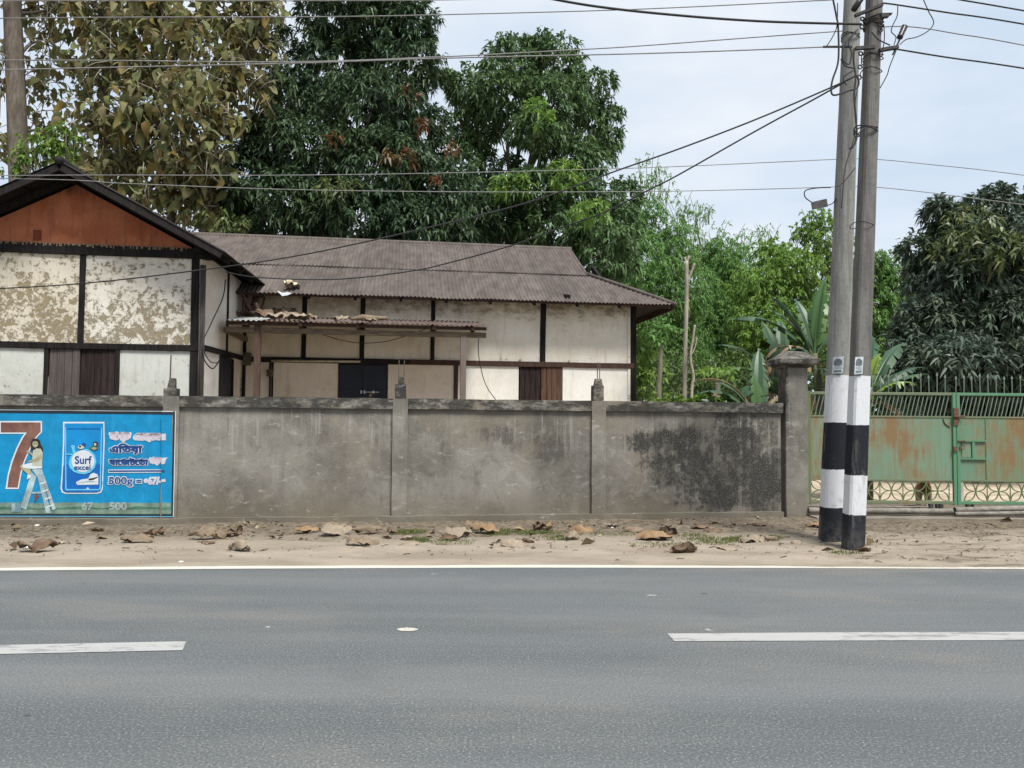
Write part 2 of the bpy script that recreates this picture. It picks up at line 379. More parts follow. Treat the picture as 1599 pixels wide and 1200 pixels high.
M = {}
M['asphalt'] = mat_asphalt()
M['dirt'] = mat_dirt()
M['yard'] = mat_dirt('yard_sand', 1.25)
M['verge'] = mat_verge(4)
def mat_paint_line():
    g = G('road_paint', 0.75, 0.3); n = g.noise(10, 8, 0.75, g.co((0.6, 1.6, 1))); w = g.noise(2.5, 6, 0.7, g.co((0.35, 3.2, 1)))
    c = g.mix(g.step(n, 0.5, 0.7, 0, 0.35), (0.315, 0.315, 0.305), (0.225, 0.225, 0.22))
    c = g.mix(g.step(g.math('ADD', g.math('MULTIPLY', n, 0.45), g.math('MULTIPLY', w, 0.6)), 0.53, 0.61, 0, 0.85), c, (0.165, 0.167, 0.167))
    g.col(c); g.bump(g.noise(150, 2, 0.7), 0.3, 0.003); return g.m
M['line'] = mat_paint_line()
def mat_edge_line():
    g = G('edge_paint', 0.75, 0.3); n = g.noise(12, 7, 0.75, g.co((0.6, 1.6, 1))); o = g.xyz()
    c = g.mix(g.step(n, 0.5, 0.72, 0, 0.4), (0.44, 0.425, 0.38), (0.32, 0.305, 0.265))
    k = g.math('ADD', n, g.step(o[0], 1.5, 5.0, 0, 0.10)); c = g.mix(g.step(k, 0.60, 0.66, 0, 0.85), c, (0.36, 0.30, 0.225))
    g.col(c); return g.m
M['edge'] = mat_edge_line()

M['plinth'] = mat_concrete('plinth_concrete', tone=0.85)
M['coping'] = mat_concrete('coping_concrete', coping=True)
M['post'] = mat_concrete('post_concrete', tone=1.12)
M['pillar'] = mat_concrete('pillar_concrete', tone=1.0, patch=[(4.05, 2.45, 0.55, 0.18), (3.95, 1.9, 0.22, 0.6)])
M['timber'] = mat_wood('black_timber', (0.007, 0.007, 0.008), (0.022, 0.019, 0.018), 0.9, 'Z')
M['timber_brown'] = mat_wood('brown_timber', (0.030, 0.018, 0.015), (0.070, 0.042, 0.034), 0.85, 'Z')
M['porch_post'] = mat_wood('red_porch_timber', (0.060, 0.038, 0.030), (0.105, 0.072, 0.058), 0.85, 'Z')
M['porch_post2'] = mat_wood('grey_porch_timber', (0.085, 0.066, 0.058), (0.145, 0.115, 0.102), 0.85, 'Z')
M['porch_beam'] = mat_wood('weathered_beam', (0.080, 0.058, 0.040), (0.165, 0.128, 0.090), 0.9, 'X')
M['plank_grey'] = mat_wood('grey_shutter_wood', (0.040, 0.034, 0.032), (0.090, 0.078, 0.072))
M['plank_dark'] = mat_wood('dark_shutter_wood', (0.013, 0.009, 0.009), (0.036, 0.025, 0.024))
M['plank_brown'] = mat_wood('brown_shutter_wood', (0.050, 0.026, 0.018), (0.105, 0.062, 0.045))
M['door'] = plain('navy_door_paint', (0.006, 0.008, 0.016), 0.5, 0.3, 4)
M['steel'] = plain('bolt_steel', (0.42, 0.42, 0.40), 0.45, 0.2, 30, metal=0.6)
M['iron'] = plain('dark_iron', (0.035, 0.032, 0.034), 0.7, 0.4, 20)
M['rebar'] = plain('rusty_rebar', (0.060, 0.042, 0.036), 0.9, 0.4, 40)
M['wire'] = plain('wire_black', (0.022, 0.022, 0.024), 0.6, 0.2, 10)
M['wire_pale'] = plain('wire_aluminium', (0.19, 0.19, 0.19), 0.55, 0.2, 10)
M['roof_main'] = mat_roof('brown_corrugated', (0.070, 0.057, 0.051), (0.128, 0.107, 0.097), (0.19, 0.105, 0.068), (0.085, 0.070, 0.063), (1.0, 0.35, 0.35))
M['roof_dark'] = mat_roof('black_corrugated', (0.012, 0.011, 0.011), (0.026, 0.023, 0.021), (0.075, 0.045, 0.03), (0.02, 0.018, 0.016), (0.5, 1.0, 0.5))
M['roof_porch'] = mat_roof('red_brown_corrugated', (0.085, 0.056, 0.050), (0.140, 0.105, 0.095), (0.21, 0.165, 0.14), (0.16, 0.14, 0.13), (1.0, 0.35, 0.35), 0.6)
M['zinc'] = mat_roof('bare_zinc', (0.22, 0.225, 0.22), (0.34, 0.345, 0.34), (0.36, 0.28, 0.2), (0.3, 0.3, 0.29), (1, 0.4, 0.4))
WH = (0.62, 0.59, 0.52); UND = (0.28, 0.225, 0.14)
M['pl_wing_l'] = mat_plaster('peeling_limewash_heavy', (0.55, 0.51, 0.425), (0.275, 0.226, 0.145), 0.58, seed=1.3, zgrad=(2.6, 4.4, 0.05))
M['pl_wing_r'] = mat_plaster('peeling_limewash', (0.60, 0.575, 0.515), (0.275, 0.230, 0.158), 0.51, seed=4.1, zgrad=(2.6, 4.3, 0.085))
M['pl_low'] = mat_plaster('damp_limewash', (0.50, 0.515, 0.485), (0.36, 0.34, 0.28), 0.38, seed=7.2)
M['pl_side'] = mat_plaster('side_limewash', (0.68, 0.64, 0.58), (0.33, 0.27, 0.19), 0.28, seed=2.7)
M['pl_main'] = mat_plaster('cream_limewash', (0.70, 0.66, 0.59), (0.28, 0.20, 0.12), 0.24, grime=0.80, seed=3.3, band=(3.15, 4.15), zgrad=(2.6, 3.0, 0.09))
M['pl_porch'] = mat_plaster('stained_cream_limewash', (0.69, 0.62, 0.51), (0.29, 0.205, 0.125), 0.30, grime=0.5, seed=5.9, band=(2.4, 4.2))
M['pl_main_low'] = mat_plaster('clean_limewash', (0.68, 0.66, 0.62), (0.40, 0.31, 0.22), 0.18, seed=9.4)
M['pl_pink'] = mat_plaster('pinkish_limewash', (0.66, 0.58, 0.495), (0.40, 0.27, 0.18), 0.30, seed=6.2)
M['gable'] = mat_plaster('orange_red_plaster', (0.195, 0.066, 0.042), (0.28, 0.18, 0.14), 0.20, grime=0.75, seed=8.8, band=(4.75, 5.5))
M['gable'].name = 'orange_red_plaster'
def mat_gable():
    g = G('gable_paint', 0.9, 0.15); a = g.noise(1.6, 8, 0.7); b = g.noise(7, 9, 0.75); f = g.noise(38, 6, 0.75); st = g.noise(2.4, 7, 0.7, g.co((6, 6, 0.6))); o = g.xyz()
    c = g.mix(g.step(a, 0.34, 0.66), (0.270, 0.084, 0.040), (0.385, 0.140, 0.072)); c = g.mix(g.step(b, 0.54, 0.70, 0, 0.55), c, (0.31, 0.155, 0.10)); c = g.mix(g.step(st, 0.50, 0.68, 0, 0.40), c, (0.085, 0.040, 0.030))
    c = g.mix(g.step(f, 0.63, 0.70, 0, 0.7), c, (0.36, 0.26, 0.20)); c = g.mix(g.step(f, 0.36, 0.28, 0, 0.6), c, (0.05, 0.025, 0.02))
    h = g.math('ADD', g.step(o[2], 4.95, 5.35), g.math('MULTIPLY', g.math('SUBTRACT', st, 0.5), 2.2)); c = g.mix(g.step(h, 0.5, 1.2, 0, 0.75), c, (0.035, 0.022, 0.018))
    g.col(c); g.bump(b, 0.4, 0.01); return g.m
M['gable'] = mat_gable()

# ------------------------------------------------------------------ ground, road, verge
EDGE = [ground(px, py) for px, py in ((-2600, 906), (-1200, 897), (-500, 891), (0, 887), (400, 884), (800, 882.5), (1200, 883), (1599, 885), (2100, 888), (3200, 898))]
EDGE = [Vector((-60, EDGE[0].y + 3.5, 0))] + EDGE + [Vector((60, EDGE[-1].y + 6, 0))]
def edge_y(x):
    for a, b in zip(EDGE, EDGE[1:]):
        if a.x <= x <= b.x: return a.y + (b.y - a.y) * (x - a.x) / (b.x - a.x)
    return EDGE[-1].y
xs = sorted(set([-60, -40, -25] + [round(-20 + i * 0.25, 3) for i in range(161)] + [25, 40, 60]))
def strip(name, ya, yb, z, mat, xs_=xs, kind='structure', wob=0.0):
    mb = MB()
    for a, b in zip(xs_, xs_[1:]):
        wa = wob * mnoise.noise(Vector((a * 2.1, 3, 0))); wb = wob * mnoise.noise(Vector((b * 2.1, 3, 0)))
        mb.quad((a, ya(a), z), (b, ya(b), z), (b, yb(b) + wb, z), (a, yb(a) + wa, z))
    m = mb.mesh(name); m.materials.append(mat); o = bpy.data.objects.new(name, m); COL.objects.link(o); o['kind'] = kind; return o
mb = MB(); mb.quad((-400, -60, -0.03), (400, -60, -0.03), (400, 600, -0.03), (-400, 600, -0.03)); mb.build('ground', M['yard'], kind='structure', fix=False)
strip('road', lambda x: edge_y(x) - 6.4, lambda x: edge_y(x) + 0.05, 0.0, M['asphalt'])
LW = 0.155
strip('edge_line', lambda x: edge_y(x) - LW, lambda x: edge_y(x), 0.004, M['edge'], [x for x in xs if -25 <= x <= 25])
def dash(pts_top, pts_bot):
    mb = MB(); T = [ground(*p, z=0.004) for p in pts_top]; B = [ground(*p, z=0.004) for p in pts_bot]
    for i in range(len(T) - 1): mb.quad(B[i], B[i + 1], T[i + 1], T[i])
    return mb.build('lane_marking', M['line'], kind='structure', fix=False)
dash([(-420, 1021), (0, 1007.5), (291, 1001.5)], [(-420, 1035), (0, 1021.5), (285, 1015.5)])
dash([(1042, 989.5), (1320, 987.5), (1599, 987), (2100, 989)], [(1053, 1001.5), (1320, 1000.5), (1599, 1000), (2100, 1003)])
# verge: fine uneven sheet from the line to the foot of the wall and beyond the gate
def verge():
    X0, X1, NX, NY = -16.0, 16.0, 420, 64
    V = []; Fc = []
    for j in range(NY + 1):
        for i in range(NX + 1):
            x = X0 + (X1 - X0) * i / NX; e = edge_y(x)
            wob = 0.02 * mnoise.noise(Vector((x * 1.7, 0, 5))) + 0.012 * mnoise.noise(Vector((x * 7, 0, 9)))
            spill = -0.09 * max(0, min(1, (x - 0.8) / 2.5)) * (0.62 + 0.5 * mnoise.noise(Vector((x * 0.9, 2, 1)))) - 0.012
            y0 = e + wob + spill; y1 = 13.6
            u = j / NY; y = y0 + (y1 - y0) * (u ** 1.25)
            h = 0.008 + min(1, u * 6) * (0.012 + 0.030 * mnoise.fractal(Vector((x * 1.3, y * 2.2, 0)), 0.8, 2.0, 5)) + min(1, u * 3) * 0.02
            if j == 0: h = 0.0055
            V.append((x, y, max(h, 0.0058))); 
    for j in range(NY):
        for i in range(NX):
            a = j * (NX + 1) + i; Fc.append((a, a + 1, a + NX + 2, a + NX + 1))
    m = bpy.data.meshes.new('sandy_verge'); m.from_pydata(V, [], Fc); m.materials.append(M['verge'])
    m.polygons.foreach_set('use_smooth', [True] * len(Fc))
    o = bpy.data.objects.new('sandy_verge', m); COL.objects.link(o); o['kind'] = 'structure'
verge()
def vz(x, y):
    e = edge_y(x); u = max(0, (y - e) / (13.6 - e)) ** (1 / 1.25)
    return max(0.0058, 0.008 + min(1, u * 6) * (0.012 + 0.030 * mnoise.fractal(Vector((x * 1.3, y * 2.2, 0)), 0.8, 2.0, 5)) + min(1, u * 3) * 0.02)

# ------------------------------------------------------------------ boundary wall
G0 = ground(0, 825); G1 = ground(1228, 812)
WF = Fr(G0, (G1 - G0)); ZT = 1.73
SL = -3.2
wall = thing('boundary_wall', 'long grey plastered boundary wall with weathered top along the dusty verge', 'wall', WF.p(5, 0, 0))
s_end = WF.s(1219, 700, -0.05)
posts = [WF.s(265, 720), WF.s(624, 720), WF.s(935, 720)]
posts = [posts[0] - (posts[1] - posts[0])] + posts
PW = 0.205
pcols = ['wall_concrete', 'wall_concrete', 'wall_concrete', 'wall_concrete']
x4 = [WF.p(WF.s(px, py), 0, 0).x for px, py in ((1060, 700),)]
def wx(px, py): s, z = WF.hit(px, py); return (WF.p(s, 0, 0).x, z)
def pb(px, py, rx, ry):
    c = wx(px, py); return (c[0], c[1], abs(wx(px + rx, py)[0] - c[0]), ry * 11.0 / F)
M['panel_plain'] = mat_concrete('wall_concrete')
M['panel_patch'] = mat_concrete('stained_wall_concrete', patch=[pb(1080, 715, 75, 55), pb(1160, 695, 70, 55), pb(1030, 690, 60, 22), pb(1120, 765, 70, 40), pb(1190, 750, 40, 60)], tone=0.95)
M['panel_mid'] = mat_concrete('mid_wall_concrete', patch=[pb(860, 700, 34, 22), pb(780, 680, 30, 16)], tone=0.98, pk=0.55)
bounds = [posts[0], posts[1], posts[2], posts[3], s_end + PW / 2]
pm = [M['panel_plain'], M['panel_plain'], M['panel_mid'], M['panel_patch']]
for k in range(4):
    mb = MB(); mb.box(WF, bounds[k] + PW / 2 - 0.02, bounds[k + 1] - PW / 2 + (0.02 if k < 3 else 0), -0.14, -0.045, 0.0, ZT - 0.10)
    mb.build('wall_panel', pm[k], wall)
mb = MB(); mb.box(WF, SL, bounds[0] - PW / 2 + 0.02, -0.14, -0.045, 0.0, ZT - 0.10); mb.build('wall_panel', M['panel_plain'], wall)
for s in posts:
    mb = MB(); mb.beam(WF.p(s, -0.08, -0.05), WF.p(s, -0.08, ZT - 0.004), PW, 0.166, WF.e, 14, 0.006, seed=s)
    mb.build('post', M['post'], wall)
cuts = [SL] + posts + [s_end + 0.02]
for a, b in zip(cuts, cuts[1:]):
    mb = MB()
    a_ = a if a == SL else a + PW / 2 - 0.01
    b_ = b if b == cuts[-1] else b - PW / 2 + 0.01
    mb.beam(WF.p(a_, -0.083, ZT - 0.073), WF.p(b_, -0.083, ZT - 0.073), 0.165, 0.146, WF.n, 40, 0.007, seed=a)
    mb.build('coping', M['coping'], wall)
mb = MB(); mb.beam(WF.p(SL, -0.02, 0.03), WF.p(s_end, -0.02, 0.05), 0.13, 0.14, WF.n, 90, 0.016, seed=3); mb.build('plinth', M['plinth'], wall)
# broken post stubs with bare bars
def stub(px, w, h1, w2, h2, bars, lean=0.0):
    s = WF.s(px, 610, -0.08); mb = MB()
    mb.beam(WF.p(s, -0.08, ZT - 0.01), WF.p(s, -0.08, ZT + h1), w, w * 0.9, WF.e, 4, 0.012, seed=px)
    mb.beam(WF.p(s, -0.08, ZT + h1 - 0.01), WF.p(s + lean, -0.08, ZT + h2), w2, w2, WF.e, 4, 0.016, seed=px + 9, taper=0.7)
    st = mb.build('post_stub', M['coping'], wall)
    for (ds, top, r) in bars:
        mb = MB(); mb.tube([WF.p(s + ds, -0.08, ZT + 0.02), WF.p(s + ds + 0.004, -0.08, ZT + top)], r, 6); mb.build('rebar', M['rebar'], st, smooth=True)
stub(268.5, 0.165, 0.10, 0.10, 0.24, [(-0.028, 0.55, 0.010)], 0.012)
stub(625.5, 0.155, 0.20, 0.085, 0.30, [(-0.030, 0.54, 0.006), (0.042, 0.54, 0.006)])
stub(933, 0.150, 0.22, 0.12, 0.32, [(-0.005, 0.56, 0.007), (0.030, 0.56, 0.007)])

# gate pillar
GP = Fr(WF.p(WF.s(1228, 812), 0, 0), (1, 0))
pil = thing('gate_pillar', 'square grey concrete gate pillar with a low pyramid cap', 'pillar', GP.p(0.17, -0.17, 0))
pw = 0.335
mb = MB(); mb.beam(GP.p(pw / 2, -pw / 2, -0.05), GP.p(pw / 2, -pw / 2, 2.26), pw, pw, (1, 0, 0), 16, 0.007); mb.build('pillar_shaft', M['pillar'], pil, bevel=0.012)
mb = MB(); rings = []
for (h, z) in ((0.175, 2.255), (0.285, 2.31), (0.30, 2.385), (0.275, 2.40), (0.12, 2.505), (0.05, 2.515)):
    rings.append([GP.p(pw / 2 + i * h, -pw / 2 + j * h, z) for i, j in ((-1, 1), (1, 1), (1, -1), (-1, -1))])
mb.loft(rings); mb.build('pillar_cap', mat_concrete('cap_concrete', coping=True), pil, bevel=0.008)

# ------------------------------------------------------------------ gate
GY = 11.47
def gx(px, py=700): return at(px, py, GY).x
def gz(py, px=1430): return at(px, py, GY).z
GF = Fr((0, GY), (1, 0))
def mat_gate(name, rust=0.5, tone=(0.085, 0.20, 0.115), lo=0.55):
    g = G(name, 0.6, 0.4); st = g.noise(2.4, 7, 0.7, g.co((6, 6, 0.8))); b = g.noise(1.35, 6, 0.6); f = g.noise(40, 5, 0.75, g.co((1, 1, 0.25)))
    base = g.mix(g.step(b, 0.35, 0.65), tone, tuple(x * y for x, y in zip(tone, (1.35, 1.12, 1.22)))); fs = g.noise(3.0, 7, 0.75, g.co((13, 13, 0.7))); base = g.mix(g.step(fs, 0.50, 0.66, 0, 0.55), base, (0.125, 0.125, 0.060)); base = g.mix(g.step(fs, 0.64, 0.70, 0, 0.6), base, (0.07, 0.052, 0.026))
    k = g.math('ADD', g.math('MULTIPLY', st, 0.42), g.math('MULTIPLY', b, 0.62))
    base = g.mix(g.step(k, lo - 0.05, lo + 0.10, 0, 0.62 * rust + 0.3), base, (0.160, 0.130, 0.062))
    base = g.mix(g.step(k, lo + 0.07, lo + 0.16, 0, 0.75), base, (0.185, 0.092, 0.032))
    base = g.mix(g.step(f, 0.63, 0.70, 0, 0.7), base, (0.045, 0.038, 0.022))
    g.col(base); g.bump(f, 0.15, 0.004); return g.m
M['gate_sheet'] = mat_gate('rusty_green_sheet', 0.45, (0.125, 0.215, 0.145), 0.475)
M['gate_sheet2'] = mat_gate('rusty_green_sheet_right', 0.9, (0.095, 0.205, 0.138), 0.47)
M['gate_frame'] = mat_gate('green_frame_paint', 0.5, (0.070, 0.190, 0.105), 0.56)
M['gate_frame2'] = mat_gate('weathered_green_rail', 0.6, (0.115, 0.150, 0.085), 0.56)
M['gate_bar'] = mat_gate('pale_green_bar', 0.3, (0.115, 0.165, 0.125), 0.60)
M['gate_orn'] = mat_gate('dull_green_strip', 0.4, (0.085, 0.125, 0.055), 0.62)
zt, zs1, zs0, zb = gz(615.5), gz(651), gz(750), gz(784)
bar_mb = MB(); H = zt - zs1
bar_mb.beam((0, 0, 0), (0.085, 0, H), 0.012, 0.012, (1, 0, 0), 1, 0)
bar_mesh = bar_mb.mesh('slanted_bar'); bar_mesh.materials.append(M['gate_bar'])
sp_mb = MB(); sp_mb.tube([(0, 0, 0), (0, 0, 0.27)], 0.008, 5)
sp_mb.loft([[(-0.008, -0.003, 0.262), (0.008, -0.003, 0.262), (0.008, 0.003, 0.262), (-0.008, 0.003, 0.262)], [(-0.017, -0.003, 0.285), (0.017, -0.003, 0.285), (0.017, 0.003, 0.285), (-0.017, 0.003, 0.285)], [(-0.002, -0.002, 0.325), (0.002, -0.002, 0.325), (0.002, 0.002, 0.325), (-0.002, 0.002, 0.325)]])
sp_mesh = sp_mb.mesh('spike'); sp_mesh.materials.append(M['gate_bar'])
CW = 0.345; CH = zs0 - zb - 0.035
def petal_mesh():
    mb = MB()
    for sx in (-1, 1):
        for sz in (-1, 1):
            c = Vector((0, 0, 0)); e = Vector((sx * CW / 2, 0, sz * CH / 2))
            d = e - c; nrm = Vector((-d.z, 0, d.x)) * 0.30
            for s in (-1, 1):
                pts = [c + d * (i / 8) + nrm * (s * math.sin(math.pi * i / 8) * 0.8) for i in range(9)]
                for i in range(8):
                    a, b = pts[i], pts[i + 1]; t = (b - a).normalized(); k = Vector((-t.z, 0, t.x)) * 0.006
                    mb.loft([[a - k + Vector((0, -.008, 0)), a + k + Vector((0, -.008, 0)), a + k + Vector((0, .008, 0)), a - k + Vector((0, .008, 0))],
                             [b - k + Vector((0, -.008, 0)), b + k + Vector((0, -.008, 0)), b + k + Vector((0, .008, 0)), b - k + Vector((0, .008, 0))]], cap=False)
    m = mb.mesh('petal_grille'); m.materials.append(M['gate_orn']); return m
pet = petal_mesh()
def gate_leaf(x0, x1, label, right):
    t = thing('gate_leaf', label, 'gate', (x0 if not right else x1, GY, 0.2), 'the two leaves of the green gate')
    fm = M['gate_frame']
    mb = MB(); mb.box(GF, x0, x1, 0.0, 0.04, zt - 0.02, zt + 0.022); mb.build('top_rail', M['gate_frame2'] if not right else fm, t, bevel=0.004)
    mb = MB(); mb.box(GF, x0, x1, 0.001, 0.041, zb - 0.028, zb + 0.018); mb.build('bottom_rail', M['gate_frame2'] if not right else fm, t, bevel=0.004)
    for xa in (x0, x1 - 0.05):
        mb = MB(); mb.box(GF, xa, xa + 0.05, 0.004, 0.047, zb - 0.04, zt + 0.02); mb.build('stile', fm if (xa == x0) == right else M['gate_orn'], t, bevel=0.004)
    mb = MB(); mb.box(GF, x0 + 0.05, x1 - 0.05, 0.012, 0.020, zs0, zs1); mb.build('sheet_panel', M['gate_sheet2'] if right else M['gate_sheet'], t)
    for z in (zs1, zs0):
        mb = MB(); mb.box(GF, x0 + 0.05, x1 - 0.05, 0.006, 0.030, z - 0.012, z + 0.012); mb.build('middle_rail', M['gate_frame2'], t)
    n = int((x1 - x0 - 0.16) / 0.0625)
    for i in range(n):
        inst('slanted_bar', bar_mesh, t, (x0 + 0.055 + i * 0.0625, GY - 0.018, zs1))
    # four-petal strips along the bottom
    k = 0; x = x0 + 0.05 + (0.0 if not right else 0.06)
    if right:
        mb = MB(); mb.box(GF, x0 + 0.05, x0 + 0.10, 0.012, 0.02, zb + 0.018, zs0 - 0.012); mb.build('sheet_strip', plain('primer_grey', (0.36, 0.34, 0.30), 0.8), t)
    while x + CW * 0.5 < x1 - 0.04:
        w = min(CW, x1 - 0.05 - x)
        inst('petal_grille', pet, t, (x + w / 2, GY - 0.018, (zb + zs0) / 2 + 0.003), scale=(w / CW, 1, 1))
        mb = MB(); mb.box(GF, x + w - 0.005, x + w + 0.005, 0.012, 0.024, zb + 0.018, zs0 - 0.012); mb.build('upright', M['gate_orn'], t)
        x += w
    # spikes
    x = x0 + 0.04
    while x < x1:
        if x > gx(1352, 600): inst('spike', sp_mesh, t, (x, GY + 0.035, zt - 0.01), rot=(0, random.uniform(-.02, .02), 0), scale=(1, 1, random.uniform(0.88, 1.06)))
        x += 0.122
    return t
xa, xm, xb = gx(1259.5), gx(1491.5), gx(1491.5) + (gx(1491.5) - gx(1263.5))
gl = gate_leaf(xa, xm - 0.004, 'left leaf of green rusty sheet metal gate beside the pillar', False)
gr = gate_leaf(xm + 0.004, xb, 'right leaf of green sheet metal gate with small latch hatch', True)
mb = MB(); xh = gx(1538)
mb.box(GF, xh - 0.006, xh + 0.006, 0.021, 0.028, zs0 + 0.012, zs1 - 0.012); mb.build('wicket_edge', M['gate_orn'], gr)
for py in (688, 716):
    mb = MB(); mb.box(GF, xm + 0.055, xh - 0.007, 0.021, 0.050, gz(py) - 0.011, gz(py) + 0.011); mb.build('hatch_bar', M['gate_frame'], gr)
mb = MB(); mb.box(GF, gx(1515.5), gx(1519.5), 0.021, 0.045, gz(715), gz(689.5)); mb.build('hatch_bar', M['gate_frame'], gr)
mb = MB(); mb.box(GF, gx(1500), gx(1515), 0.0205, 0.026, gz(714), gz(689.5)); mb.build('hatch_plate', M['gate_sheet'], gr)
rust = plain('latch_rust', (0.10, 0.055, 0.035), 0.85, 0.4, 30)
mb = MB(); mb.box(GF, gx(1486.5), gx(1494), 0.048, 0.062, gz(664), gz(637)); mb.build('latch_plate', rust, gl)
mb = MB(); mb.tube([GF.p(gx(1485), 0.07, gz(650.5)), GF.p(gx(1503), 0.075, gz(650))], 0.014, 8); mb.build('latch_bolt', rust, gl, smooth=True)
mb = MB(); mb.tube([GF.p(gx(1472), 0.026, gz(654)), GF.p(gx(1474), 0.028, gz(661)), GF.p(gx(1482), 0.028, gz(667))], 0.008, 6); mb.build('chain_hook', rust, gl)
mb = MB(); mb.tube([GF.p(gx(1499) + 0.035 * math.cos(a), 0.06, gz(698) + 0.035 * math.sin(a)) for a in np.linspace(0, 6.0, 12)], 0.007, 6); mb.build('lock_ring', rust, gr)
mb = MB(); mb.box(GF, gx(1485.5), gx(1491), 0.048, 0.066, gz(705), gz(697)); mb.build('hasp', rust, gl)
mb = MB(); mb.tube([GF.p(gx(1493), 0.055, gz(688)), GF.p(gx(1498), 0.066, gz(688.5)), GF.p(gx(1504), 0.055, gz(688))], 0.009, 6); mb.build('hasp', rust, gr)
for px, w in ((1449, 0.055), (1460, 0.03), (1465, 0.05)):
    mb = MB(); mb.box(GF, gx(px, 793), gx(px, 793) + w, 0.0, 0.05, zb - 0.145, zb - 0.03); mb.build('stop_block', M['iron'], gl)
for px, w in ((1507, 0.05), (1516, 0.022)):
    mb = MB(); mb.box(GF, gx(px, 793), gx(px, 793) + w, 0.0, 0.05, zb - 0.10, zb - 0.03); mb.build('stop_block', M['iron'], gr)
# concrete threshold and the pipes lying under the gate
TH = mat_concrete('threshold_concrete', tone=1.35)
mb = MB(); mb.beam((xa - 0.02, GY - 0.22, -0.0), (xb + 1.5, GY - 0.22, -0.0), 0.42, 0.15, (0, 1, 0), 60, 0.012, seed=5); mb.build('gate_threshold', TH, kind='structure')
PIPE = plain('grey_pipe', (0.165, 0.150, 0.130), 0.75, 0.35, 12)
def pipe(label, p0, p1, r, y, sag=0.0):
    A = at(*p0, y); B = at(*p1, y); n = 10; mid = A
    pts = [A.lerp(B, i / n) + Vector((0, 0, -sag * math.sin(math.pi * i / n) + 0.006 * mnoise.noise(Vector((i * 0.7, r * 90, 2))))) for i in range(n + 1)]
    mb = MB(); mb.tube(pts, r, 10, cap=False); mb.tube(pts, r * 0.72, 10, cap=False)
    o = mb.build('pipe', PIPE, smooth=True, fix=False); return tag(o, label, 'pipe', 'pipes lying under the gate')
yp = GY - 0.13
pipe('thick grey pipe under the left gate leaf', (1262, 797), (1487, 799), 0.043, yp)
pipe('thin grey rod above the thick pipe under the left leaf', (1262, 790.5), (1450, 792), 0.012, yp + 0.02)
pipe('bent grey pipe rising under the right gate leaf, upper of two', (1491, 797), (1720, 790), 0.044, yp, 0.006)
pipe('lower straight grey pipe on the threshold under right gate leaf', (1491, 803), (1720, 800), 0.031, yp - 0.09)

# ------------------------------------------------------------------ house
A8, A65 = R(8.0), R(6.5)
E1 = Vector((math.cos(A8), math.sin(A8), 0)); E2 = Vector((-math.sin(A65), math.cos(A65), 0))
C1 = at(318, 500, 13.2); C1.z = 0
C2 = C1 + E2 * 2.9
HW = Fr(C1, E1)                 # wing front: s runs left to right, s=0 at its right corner
HS = Fr(C1, E2, (math.cos(A65), math.sin(A65)))   # wing side wall, facing the yard
HM = Fr(C2, E1)                 # main front wall, s=0 at the inner corner
house = thing('house', 'old half-timbered white plaster house with brown corrugated roofs behind the wall', 'house', C2)
def panel(fr, s0, s1, z0, z1, mat, n0=-0.12, n1=-0.025, name='wall_panel'):
    mb = MB(); mb.box(fr, s0, s1, n0, n1, z0, z1); return mb.build(name, mat, house)
def timber(fr, a, b, w, d, mat, name, seed=0, n=0.0, amp=0.006):
    """timber between (s,z) points a and b, w wide in the wall plane, d deep"""
    A = fr.p(a[0], n - d / 2, a[1]); B = fr.p(b[0], n - d / 2, b[1]); mb = MB()
    mb.beam(A, B, d, w, fr.n, 10, amp, seed=seed); return mb.build(name, mat, house, bevel=0.006)
def planks(fr, s0, s1, z0, z1, nplk, mats, parent, n1=-0.02):
    w = (s1 - s0) / nplk
    for i in range(nplk):
        mb = MB(); d = random.uniform(-0.006, 0.006)
        mb.beam(fr.p(s0 + w * (i + 0.5), n1 + d - 0.012, z0), fr.p(s0 + w * (i + 0.5) + random.uniform(-.004, .004), n1 + d - 0.012, z1), w - 0.008, 0.024, fr.e, 3, 0.002, seed=i + s0)
        mb.build('plank', random.choice(mats), parent, bevel=0.003)
T, TB = M['timber'], M['timber_brown']
# --- wing front
wl = HW.s(-330, 500); zb1 = HW.z(150, 541); zt1 = HW.z(150, 391)
sp1 = HW.s(127, 470); sw0, sw1 = HW.s(74, 590), HW.s(179, 590); swm = HW.s(124, 590)
panel(HW, sp1 + 0.03, -0.05, zb1, zt1, M['pl_wing_r']); panel(HW, wl, sp1 - 0.03, zb1, zt1, M['pl_wing_l'])
panel(HW, wl, sw0, 0.3, zb1, M['pl_low']); panel(HW, sw1, -0.05, 0.3, zb1, M['pl_low'])
panel(HW, sw0, sw1, 0.3, 1.15, M['pl_low'])
timber(HW, (wl, zb1), (0.02, zb1), 0.105, 0.14, T, 'beam', 1, 0.012)
timber(HW, (wl, zt1), (0.12, zt1), 0.175, 0.16, T, 'beam', 2, 0.02)
timber(HW, (sp1, zb1 + 0.05), (sp1, zt1 - 0.085), 0.095, 0.13, T, 'post', 3)
timber(HW, (HW.s(304, 560), 0.2), (HW.s(304, 450), zt1 - 0.085), 0.13, 0.15, T, 'post', 4, 0.004)
for s in (sw0 - 0.035, sw1 + 0.035): timber(HW, (s, 1.1), (s, zb1 - 0.05), 0.07, 0.12, T, 'post', 5)
for ds, r in ((-0.030, 0.014), (0.002, 0.022), (0.042, 0.018)):
    mb = MB(); mb.tube([HW.p(ds - 0.02, 0.03, 1.0), HW.p(ds - 0.03, 0.03, zb1 + 1.45)], r, 8); mb.build('conduit', M['plank_grey'], house, smooth=True)
win = MB(); win.box(HW, sw0, sw1, -0.09, -0.06, 1.15, zb1 - 0.05); win = win.build('window', T, house)
